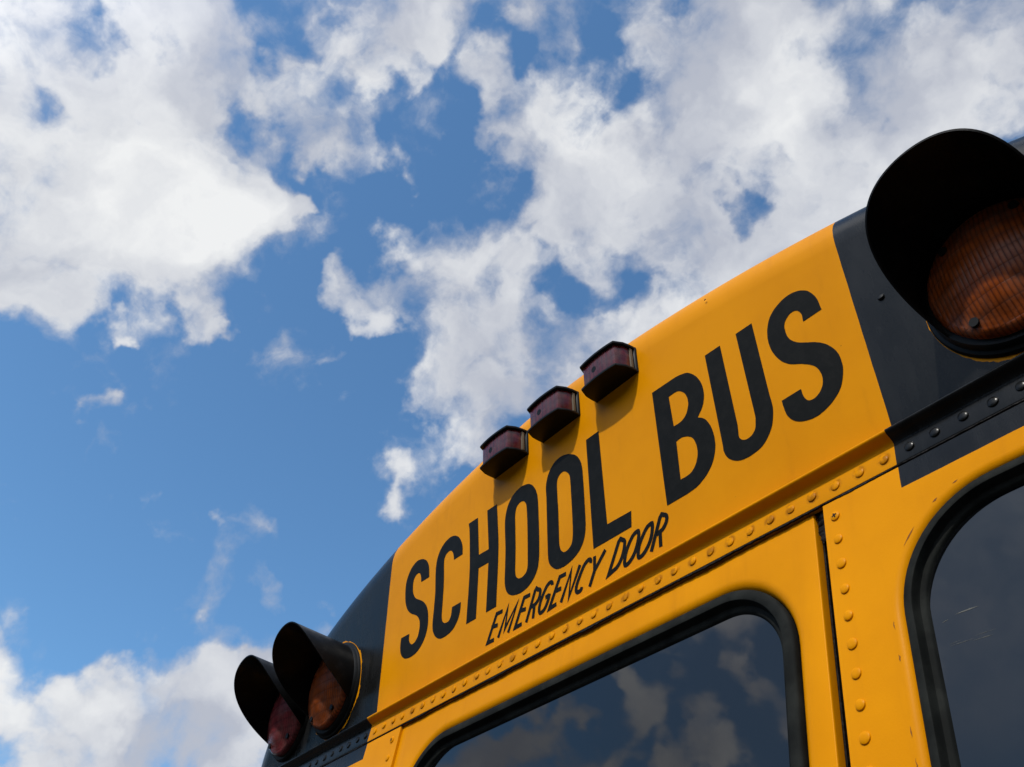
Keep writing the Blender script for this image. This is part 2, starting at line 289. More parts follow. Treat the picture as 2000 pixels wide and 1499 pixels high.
def lens_material(name, deep, lit, ribs, bs=0.4, dust=0.22, rough=0.20):
    mt = mat(name, deep, rough, 0.10 if dust < 0.24 else 0.35, 0.0, 0.03)
    t = T(mt); tcn = t.n('ShaderNodeTexCoord'); o = tcn.outputs['Object']
    sep = t.n('ShaderNodeSeparateXYZ'); t.i(sep, 0, o)
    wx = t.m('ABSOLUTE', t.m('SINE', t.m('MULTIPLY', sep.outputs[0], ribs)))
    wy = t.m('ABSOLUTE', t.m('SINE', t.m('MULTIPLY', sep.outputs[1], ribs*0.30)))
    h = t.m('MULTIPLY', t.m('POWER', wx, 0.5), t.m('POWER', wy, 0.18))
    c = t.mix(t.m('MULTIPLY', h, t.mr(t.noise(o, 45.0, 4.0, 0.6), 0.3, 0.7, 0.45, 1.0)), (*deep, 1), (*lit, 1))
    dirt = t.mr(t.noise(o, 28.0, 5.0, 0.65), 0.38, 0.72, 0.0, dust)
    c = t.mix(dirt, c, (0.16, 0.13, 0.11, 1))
    t.i(t.b, 'Base Color', c)
    t.bump(h, bs, 0.0016)
    return mt
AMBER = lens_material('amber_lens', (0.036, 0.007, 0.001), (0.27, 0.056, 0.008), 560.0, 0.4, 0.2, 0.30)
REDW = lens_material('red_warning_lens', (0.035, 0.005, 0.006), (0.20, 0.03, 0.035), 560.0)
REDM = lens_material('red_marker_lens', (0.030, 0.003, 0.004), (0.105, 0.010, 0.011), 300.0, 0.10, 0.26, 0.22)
ASPH = mat('asphalt', (0.05, 0.05, 0.052), 0.9, 0.3)
t = T(ASPH); g = t.n('ShaderNodeNewGeometry')
t.i(t.b, 'Base Color', t.mix(t.noise(g.outputs['Position'], 8.0, 8.0, 0.7), (0.028, 0.028, 0.029, 1), (0.060, 0.058, 0.055, 1)))
TYRE = mat('tyre_rubber', (0.02, 0.02, 0.02), 0.8, 0.3)

# ------------------------------------------------------------------ object helpers
def obj(name, verts, faces, material, parent=None, smooth=False, origin=None, mats=None, fm=None):
    me = bpy.data.meshes.new(name)
    if origin is not None:
        verts = [Vector(v)-origin for v in verts]
    me.from_pydata([tuple(v) for v in verts], [], faces)
    me.update()
    for mm in (mats or [material]): me.materials.append(mm)
    if fm:
        for p_, k in zip(me.polygons, fm): p_.material_index = k
    bm = bmesh.new(); bm.from_mesh(me)
    bmesh.ops.remove_doubles(bm, verts=bm.verts, dist=1e-6)
    bm.to_mesh(me); bm.free()
    if smooth:
        for p_ in me.polygons: p_.use_smooth = True
        try: me.set_sharp_from_angle(angle=math.radians(smooth if smooth is not True else 40))
        except Exception: pass
    o = bpy.data.objects.new(name, me)
    COL.objects.link(o)
    if origin is not None: o.location = origin
    if parent is not None:
        o.parent = parent
        if origin is not None and parent.location.length > 0: o.location = origin-parent.location
    return o
class MB:
    def __init__(s): s.v = []; s.f = []; s.m = []
    def add(s, verts, faces, k=0):
        b = len(s.v); s.v += [Vector(v) for v in verts]
        for f in faces: s.f.append([b+i for i in f]); s.m.append(k)
    def flip(s): s.f = [list(reversed(f)) for f in s.f]
    def build(s, name, material, parent=None, smooth=False, origin=None, mats=None):
        return obj(name, s.v, s.f, material, parent, smooth, origin, mats, s.m if mats else None)
def area(l): return 0.5*sum(l[i-1][0]*l[i][1]-l[i][0]*l[i-1][1] for i in range(len(l)))
def ccw(l): return l if area(l) > 0 else l[::-1]
def fill(mb, loops, fn, k=0):
    """flat face with holes; fn maps (a,b) to 3D; seen from the outward side (-y) the loops run counter-clockwise"""
    flat = [[Vector((a, b, 0)) for a, b in l] for l in loops]
    tris = tessellate_polygon(flat)
    pts = [q for l in loops for q in l]
    vs = [fn(a, b) for a, b in pts]
    fs = []
    for t_ in tris:
        a, b, c = [pts[i] for i in t_]
        s_ = (b[0]-a[0])*(c[1]-a[1])-(b[1]-a[1])*(c[0]-a[0])
        fs.append(list(t_) if s_ > 0 else [t_[0], t_[2], t_[1]])
    mb.add(vs, fs, k)
def strip(mb, la, lb, closed=True, k=0):
    n = len(la)
    vs = list(la)+list(lb)
    r = range(n) if closed else range(n-1)
    mb.add(vs, [[i, (i+1) % n, n+(i+1) % n, n+i] for i in r], k)
def rrect(x0, x1, z0, z1, r, seg=14):
    o = []
    for cx, cz, a0 in ((x1-r, z1-r, 0), (x0+r, z1-r, 90), (x0+r, z0+r, 180), (x1-r, z0+r, 270)):
        for k in range(seg+1):
            a = math.radians(a0+90*k/seg)
            o.append((cx+r*math.cos(a), cz+r*math.sin(a)))
    return o                                      # counter-clockwise
def box(mb, x0, x1, y0, y1, z0, z1, k=0):
    vs = [P(x, y, z) for x in (x0, x1) for y in (y0, y1) for z in (z0, z1)]
    mb.add(vs, [[0, 1, 3, 2], [4, 6, 7, 5], [0, 4, 5, 1], [2, 3, 7, 6], [0, 2, 6, 4], [1, 5, 7, 3]], k)

# ------------------------------------------------------------------ ground
mb = MB(); mb.add([(-2500, -2500, 0), (2500, -2500, 0), (2500, 2500, 0), (-2500, 2500, 0)], [[0, 1, 2, 3]])
gr = mb.build('ground', ASPH); gr['kind'] = 'structure'

# dark wood across the yard behind the photographer: it closes the low sky and mirrors in the paint
FOL = mat('foliage', (0.045, 0.06, 0.025), 0.9, 0.1)
random.seed(21)
mb = MB()
def clump(c, r):
    bmx = bmesh.new(); bmesh.ops.create_icosphere(bmx, subdivisions=3, radius=1.0)
    vs = []
    for v in bmx.verts:
        k = r*random.uniform(0.62, 1.22); vs.append(Vector(c)+Vector((v.co.x*k, v.co.y*k, v.co.z*k*0.9)))
    mb.add(vs, [[v.index for v in f.verts] for f in bmx.faces]); bmx.free()
for i in range(420):
    a = math.radians(random.uniform(188, 372)); d = random.uniform(27, 34)
    top = 9.6+1.3*math.sin(a*9)+0.8*math.sin(a*23)
    z = random.uniform(0.5, top-0.9)
    clump((d*math.cos(a), d*math.sin(a), z), random.uniform(0.8, 1.9))
for i in range(90):
    a = math.radians(188+184*i/90); d = 30
    clump((d*math.cos(a), d*math.sin(a), 3.0), 3.4)
wd = mb.build('wood', FOL); wd['kind'] = 'stuff'; wd['label'] = 'dark wood across the yard behind the photographer'

# ------------------------------------------------------------------ the bus
bus = bpy.data.objects.new('school_bus', None); COL.objects.link(bus)
bus['label'] = 'yellow school bus seen from low behind, black corner panels, hooded amber and red warning lamps'
bus['category'] = 'bus'

W_, HT, EA, EB, FR = 36.0, 14.36, 1.6, 2.5, 3.0
def outline(n=160):
    pts = []
    for i in range(n+1):
        a = math.pi*i/n
        c, s_ = math.cos(a), math.sin(a)
        x = W_*math.copysign(abs(c)**(2/EA), c)
        u = -2+(HT+2)*abs(s_)**(2/EB)
        pts.append((x, u))
    return pts
raw = outline(900)
# resample evenly
L = [0.0]
for a, b in zip(raw, raw[1:]): L.append(L[-1]+math.hypot(b[0]-a[0], b[1]-a[1]))
OUT = []
NP = 150; j = 0
for i in range(NP+1):
    d = L[-1]*i/NP
    while j < len(L)-2 and L[j+1] < d: j += 1
    q = (d-L[j])/(L[j+1]-L[j])
    OUT.append((raw[j][0]+(raw[j+1][0]-raw[j][0])*q, raw[j][1]+(raw[j+1][1]-raw[j][1])*q))
NRM = []
for i in range(NP+1):
    a = OUT[max(i-1, 0)]; b = OUT[min(i+1, NP)]
    dx, du = b[0]-a[0], b[1]-a[1]; l = math.hypot(dx, du)
    NRM.append((du/l, -dx/l))
NRM[0] = (1, 0); NRM[-1] = (-1, 0)
UB = -0.60/CT                                     # bottom of the header panel
def clampu(x, u): return (x, max(u, UB))
mb = MB()
rings = []
K = 10
for k in range(K+1):
    tt = math.pi/2*k/K
    ring = []
    for (x, u), (nx, nu) in zip(OUT, NRM):
        d = FR*(math.sin(tt)-1)
        X, U = x+nx*d, u+nu*d
        U = max(U, UB)
        back = FR*(1-math.cos(tt))
        ring.append(P(X, U*ST+back, 1.5+U*CT))
    rings.append(ring)
flat = []
for (x, u), (nx, nu) in zip(OUT, NRM):
    q = (x-nx*FR, max(u-nu*FR, UB))
    if not flat or math.hypot(q[0]-flat[-1][0], q[1]-flat[-1][1]) > 1e-4: flat.append(q)
# header face: the planar middle, then the rolled edge back to the roof
cx_, cu_ = 0.0, 3.0
inner = [(x+(cx_-x)*0.012, max(u+(cu_-u)*0.012, UB)) for x, u in flat]
fill(mb, [inner], lambda a, b: HP(a, b))
strip(mb, [HP(*q) for q in flat], [HP(*q) for q in inner], closed=False)
for k in range(K): strip(mb, rings[k+1], rings[k], closed=False)
rear_roof = [v+Vector((0, 6*S, 0)) for v in rings[-1]]
strip(mb, rear_roof, rings[-1], closed=False)
header = mb.build('header_panel', PAINT, bus, smooth=30)

# roof and upper sides running forward
mb = MB()
a = [v+Vector((0, 0.02, -0.0015)) for v in rear_roof]; b = [Vector((v.x, 8.6, v.z)) for v in rear_roof]
a = [v-Vector((0, 0.03, 0)) for v in a]
strip(mb, b, a, closed=False)
for sx in (-1, 1):
    zt = 0.93
    q = [P(sx*(W_-.05), 3.2, -64), P(sx*(W_-.05), 3.2, zt), P(sx*(W_-.05), 260, zt), P(sx*(W_-.05), 260, -64)]
    mb.add(q, [[0, 1, 2, 3]] if sx < 0 else [[3, 2, 1, 0]])
fr_ = [(v.x/S, (v.z-Z0)/S) for v in b]
fr_ = [(-W_+.05, -64)]+fr_[::-1]+[(W_-.05, -64)]
vs = [P(x, 260, z) for x, z in fr_]
mb.add(vs, [list(range(len(vs)))])
mb.add([P(-W_+.05, 3.2, -64), P(W_-.05, 3.2, -64), P(W_-.05, 260, -64), P(-W_+.05, 260, -64)], [[0, 1, 2, 3]])
mb.build('body_shell', PLAIN, bus, smooth=30)

# rounded rear corners below the header
def corner_path(y):                               # plan path of the corner, following the rear face to the side
    return None
for sx in (-1, 1):
    mb = MB()
    col = []
    for k in range(11):
        a = math.pi/2*k/10
        x = sx*(33+3*math.sin(a)); y = 3.05-3*math.cos(a)
        col.append((x, y))
    zs = [0.94, -0.5, -1.47, -10, -30, -64]
    for za, zb in zip(zs, zs[1:]):
        la = [P(x, y, za) for x, y in col]; lb = [P(x, y, zb) for x, y in col]
        if sx > 0: strip(mb, lb, la, closed=False)
        else: strip(mb, la, lb, closed=False)
    mb.build('corner_post', PAINT, bus, smooth=30)

# drip rail: rolled lip under the header
prof = [(0.14, 0.92), (0.02, 0.92), (-0.12, 0.905), (-0.25, 0.885), (-0.34, 0.86), (-0.40, 0.83), (-0.435, 0.80), (-0.447, 0.77),
        (-0.44, 0.735), (-0.415, 0.70), (-0.37, 0.665), (-0.30, 0.63), (-0.2, 0.59), (-0.10, 0.545), (-0.04, 0.50), (-0.008, 0.44), (0.008, 0.36)]
def path_x():
    pts = []
    for k in range(9):
        a = math.pi/2*(1-k/8); pts.append((-33-3*math.sin(a), 3-3*math.cos(a), -math.sin(a), -math.cos(a)))
    n = 60
    for i in range(1, n): pts.append((-33+66*i/n, 0.0, 0.0, -1.0))
    for k in range(9):
        a = math.pi/2*k/8; pts.append((33+3*math.sin(a), 3-3*math.cos(a), math.sin(a), -math.cos(a)))
    return pts
PX = path_x()
def sweep(mb, prof, k=0):
    rows = []
    for y, z in prof:
        rows.append([P(x+nx*(-y), yy+ny*(-y), z) for x, yy, nx, ny in PX])
    for a, b in zip(rows, rows[1:]): strip(mb, b, a, closed=False, k=k)
mb = MB(); sweep(mb, prof)
mb.build('drip_rail', PAINT, bus, smooth=50)
# riveted flange below it
mb = MB()
sweep(mb, [(0.0, 0.42), (0.0, 0.3), (0.0, -0.46), (0.008, -0.482), (0.03, -0.49), (0.30, -0.49)])
flange = mb.build('riveted_flange', PAINT, bus, smooth=30)

# ---- rivets
def dome(r, h, n=14, m=4):
    vs = []; fs = []
    prof_ = [(r, 0.0)]
    for k in range(1, m+1):
        a = math.pi/2*k/m
        prof_.append((r*math.cos(a)**0.8*(1 if k < m else 0), h*(0.35+0.65*math.sin(a))))
    for k, (rr, hh) in enumerate(prof_[:-1]):
        for i in range(n):
            a = 2*math.pi*i/n; vs.append((rr*math.cos(a), -hh, rr*math.sin(a)))
    vs.append((0, -prof_[-1][1], 0)); top = len(vs)-1
    M_ = len(prof_)-1
    for k in range(M_-1):
        for i in range(n):
            fs.append([k*n+i, k*n+(i+1) % n, (k+1)*n+(i+1) % n, (k+1)*n+i])
    for i in range(n): fs.append([(M_-1)*n+i, (M_-1)*n+(i+1) % n, top])
    return vs, fs
rv, rf = dome(0.185*S, 0.080*S)
rsrc = None
def rivet(x, z, parent, y=0.0, material=None):
    global rsrc
    o_ = P(x, y, z)
    if rsrc is None:
        o = obj('rivet', rv, rf, PAINT, None, smooth=True); rsrc = o
    else:
        o = rsrc.copy(); COL.objects.link(o)
    o.parent = parent; o.location = o_
    sc = random.uniform(0.93, 1.06); o.scale = (sc, random.uniform(0.85, 1.1), sc)
    return o
for i in range(-50, 17):
    x = 17.0+i+random.uniform(-.04, .04)
    if abs(x) > 33: continue
    rivet(x, random.uniform(-.035, .035), flange)

# ---- rear wall panels
WY = 0.10
def panel(name, x0, x1, z0, z1, holes, y=WY, top=0.05, side=0.05, depth=0.5, y_recess=0.32, roll=0.06):
    mb = MB()
    o_ = [(x0+side, z0), (x1-side, z0), (x1-side, z1-top), (x0+side, z1-top)]
    loops = [o_]
    for (h0, h1, hz0, hz1, r, grow) in holes:
        loops.append(rrect(h0-grow, h1+grow, hz0-grow, hz1+grow, r+grow))
    fill(mb, loops, lambda a, b: P(a, y, b))
    # rolled outer edge
    prev = o_; py = y
    for k in range(1, 6):
        a = math.pi/2*k/5
        s_, c_ = math.sin(a), 1-math.cos(a)
        cur = [(x0+side*(1-s_), z0), (x1-side*(1-s_), z0), (x1-side*(1-s_), z1-top*(1-s_)), (x0+side*(1-s_), z1-top*(1-s_))]
        ny = y+min(max(top, side), roll)*c_
        strip(mb, [P(q[0], ny, q[1]) for q in cur], [P(q[0], py, q[1]) for q in prev])
        prev, py = cur, ny
    strip(mb, [P(q[0], y+depth, q[1]) for q in prev], [P(q[0], py, q[1]) for q in prev])
    # window recesses roll in towards the rubber
    for (h0, h1, hz0, hz1, r, grow) in holes:
        last = None
        for k in range(0, 7):
            q = k/6.0
            g_ = grow*(1-math.sin(q*math.pi/2)); yy = y+y_recess*(1-math.cos(q*math.pi/2))
            cur = [P(a, yy, b) for a, b in rrect(h0-g_, h1+g_, hz0-g_, hz1+g_, r+g_)]
            if last: strip(mb, last, cur)
            last = cur
        strip(mb, last, [P(a, y+y_recess+.3, b) for a, b in rrect(h0, h1, hz0, hz1, r)])
    return mb.build(name, PAINT, bus, smooth=35)
DW_ = (-12.5, 12.58, -21.0, -2.07, 3.3)
door = panel('emergency_door', -14.0, 13.80, -60, -0.545, [(*DW_, 0.46)], y=0.20, top=0.07, side=0.05, depth=0.36, y_recess=0.40)
RW = (16.74, 32.0, -17.5, -2.44, 3.6)
LW = (-32.0, -16.74, -17.5, -2.44, 3.6)
pr_ = panel('rear_wall_panel', 14.32, 33.0, -60, -0.56, [(*RW, 0.36)], y=0.05, top=0.03, side=0.03, depth=1.0)
pl_ = panel('rear_wall_panel', -33.0, -14.0, -60, -0.56, [(*LW, 0.36)], y=0.05, top=0.03, side=0.03, depth=1.0)
for k in range(56):
    rivet(14.81+0.012*k, -1.27-(0 if k == 0 else 1.011*k-0.02), pr_, 0.05).name = 'screw' if k == 0 else 'rivet'
    rivet(-14.62, -1.18-1.01*k, pl_, 0.05).name = 'screw' if k == 0 else 'rivet'
def slot(x, z, parent, rot):
    mb = MB(); r_ = 0.095; w_ = 0.026
    for q in (rot, rot+90):
        c_, s_ = math.cos(math.radians(q)), math.sin(math.radians(q))
        pts = [(-r_, -w_), (r_, -w_), (r_, w_), (-r_, w_)]
        mb.add([P(x+a*c_-b*s_, 0.05-0.083-(0.002 if q != rot else 0), z+a*s_+b*c_) for a, b in pts], [[0, 1, 2, 3]])
    mb.build('screw_slot', SEAL, parent, origin=P(x, 0.05, z))
slot(14.81, -1.27, pr_, 20); slot(-14.62, -1.18, pl_, 50)
# chipped paint along the rolled rim of the window opening
def sliver(name, material, parent, pts, y, wmax):
    mb = MB(); n = len(pts); top = []; bot = []
    for i, (x, z) in enumerate(pts):
        a = pts[max(i-1, 0)]; b = pts[min(i+1, n-1)]
        l = math.hypot(b[0]-a[0], b[1]-a[1]); nx, nz = -(b[1]-a[1])/l, (b[0]-a[0])/l
        w = wmax*(math.sin(math.pi*(i+0.15)/(n-0.7)) if 0 < i < n-1 else 0.05)*random.uniform(0.5, 1.2)
        top.append(P(x+nx*w, y, z+nz*w)); bot.append(P(x-nx*w*0.6, y, z-nz*w*0.6))
    strip(mb, bot, top, closed=False)
    mb.build(name, material, parent, origin=P(pts[0][0], y, pts[0][1]))
random.seed(5)
rim = rrect(RW[0]-.37, RW[1]+.37, RW[2]-.37, RW[3]+.37, RW[4]+.37, 60)
def rim_at(z0, z1, left=True):
    return [q for q in rim if min(z0, z1) <= q[1] <= max(z0, z1) and q[0] < 22]
for z0, z1, w in ((-2.18, -2.28, .05), (-2.46, -2.62, .07), (-3.1, -3.75, .05), (-4.75, -4.95, .04)):
    pts = rim_at(z0, z1)
    if len(pts) > 2: sliver('paint_chip', CHIP, pr_, pts, 0.044, w*0.6)
for z0, z1 in ((-6.1, -6.4), (-7.2, -7.45), (-9.4, -9.75), (-10.3, -10.9)):
    sliver('paint_chip', CHIP, pr_, [(RW[0]-.37+random.uniform(-.015, .015), z0+(z1-z0)*i/6) for i in range(7)], 0.044, 0.026)
# black backing behind the joints, jamb beside the door
mb = MB(); box(mb, -33, 33, 1.25, 1.6, -60, 1.3)
mb.build('inner_frame', SEAL, bus)
mb = MB(); box(mb, 13.0, 13.86, 0.58, 1.24, -60, -0.9)
mb.build('weatherstrip', SEAL, bus)
# black sealant squeezed from the seam under the flange, and in the top corner of the door gap
def ribbon(name, x0, x1, zt, zb, y, jit, n, taper=None):
    mb = MB(); ta = []; tb = []
    for i in range(n+1):
        q = i/n; x = x0+(x1-x0)*q
        w = 1.0 if taper is None else taper(x)
        ta.append((x, zt+random.uniform(-jit, jit)*0.25)); tb.append((x, zt+(zb-zt)*w+random.uniform(-jit, jit)))
    strip(mb, [P(a, y, b) for a, b in tb], [P(a, y, b) for a, b in ta], closed=False)
    strip(mb, [P(a, y+.06, b-.03) for a, b in tb], [P(a, y, b) for a, b in tb], closed=False)
    return mb.build(name, SEAL, bus, smooth=60)
random.seed(11)
ribbon('seam_sealant', -33, 33, -0.475, -0.565, 0.02, 0.018, 420, lambda x: 0.55+0.5*max(0, math.sin(x*0.9))**3+(0.25 if -9 < x < 14 else 0))
mb = MB()
ta = []
for i in range(24):
    z = -0.62-i*0.055
    ta.append(z)
lft = [P(13.84+random.uniform(-.02, .05)+(0.16*max(0, (i-14)/10)), 0.34+random.uniform(-.05, .05), z) for i, z in enumerate(ta)]
mid = [P(14.1+random.uniform(-.04, .04), 0.30+random.uniform(-.08, .05), z) for z in ta]
rgt = [P(14.32, 0.25, z) for z in ta]
strip(mb, mid, lft, closed=False); strip(mb, rgt, mid, closed=False)
mb.build('gap_sealant', SEAL, bus, smooth=60)

# ---- windows: rubber surround and tinted pane
def window(x0, x1, z0, z1, r, parent, wk, yb):
    gp = [(0.0, yb+0.26), (0.0, yb+0.06), (0.04, yb-0.01), (0.12, yb-0.05), (0.36, yb-0.07), (0.44, yb-0.05), (0.48, yb+0.02), (0.50, yb+0.14),
          (0.56, yb+0.24), (0.66, yb+0.27), (0.74, yb+0.28), (0.80, yb+0.33), (0.86, yb+0.43)]
    gp = [(a*wk, b) for a, b in gp]
    mb = MB(); last = None
    for i_, yy in gp:
        cur = [P(a, yy, b) for a, b in rrect(x0+i_, x1-i_, z0+i_, z1-i_, max(r-i_, .5), 18)]
        if last: strip(mb, last, cur)
        last = cur
    mb.build('window_gasket', RUBBER, parent, smooth=40)
    mb = MB()
    g_ = 0.84*wk
    fill(mb, [rrect(x0+g_, x1-g_, z0+g_, z1-g_, r-g_, 18)], lambda a, b: P(a, yb+0.40, b))
    mb.build('window_pane', GLASS, parent)
window(*DW_, door, 0.98, 0.20)
window(*RW, pr_, 0.72, 0.07)
window(*LW, pl_, 0.72, 0.07)

# hairline scratches on the right-hand pane
SCR = mat('glass_scratch', (0.10, 0.10, 0.09), 0.7, 0.2)
for x0_, z0_, x1_, z1_, w in ((18.07, -6.34, 18.82, -6.36, .028), (17.62, -6.45, 17.85, -6.41, .012), (17.7, -7.24, 18.5, -7.27, .008),
                              (18.4, -7.32, 19.02, -7.36, .010), (18.5, -7.20, 19.15, -7.22, .006), (17.7, -7.19, 18.1, -7.18, .006)):
    sliver('scratch', SCR, pr_, [(x0_+(x1_-x0_)*i/8, z0_+(z1_-z0_)*i/8) for i in range(9)], 0.463, w)

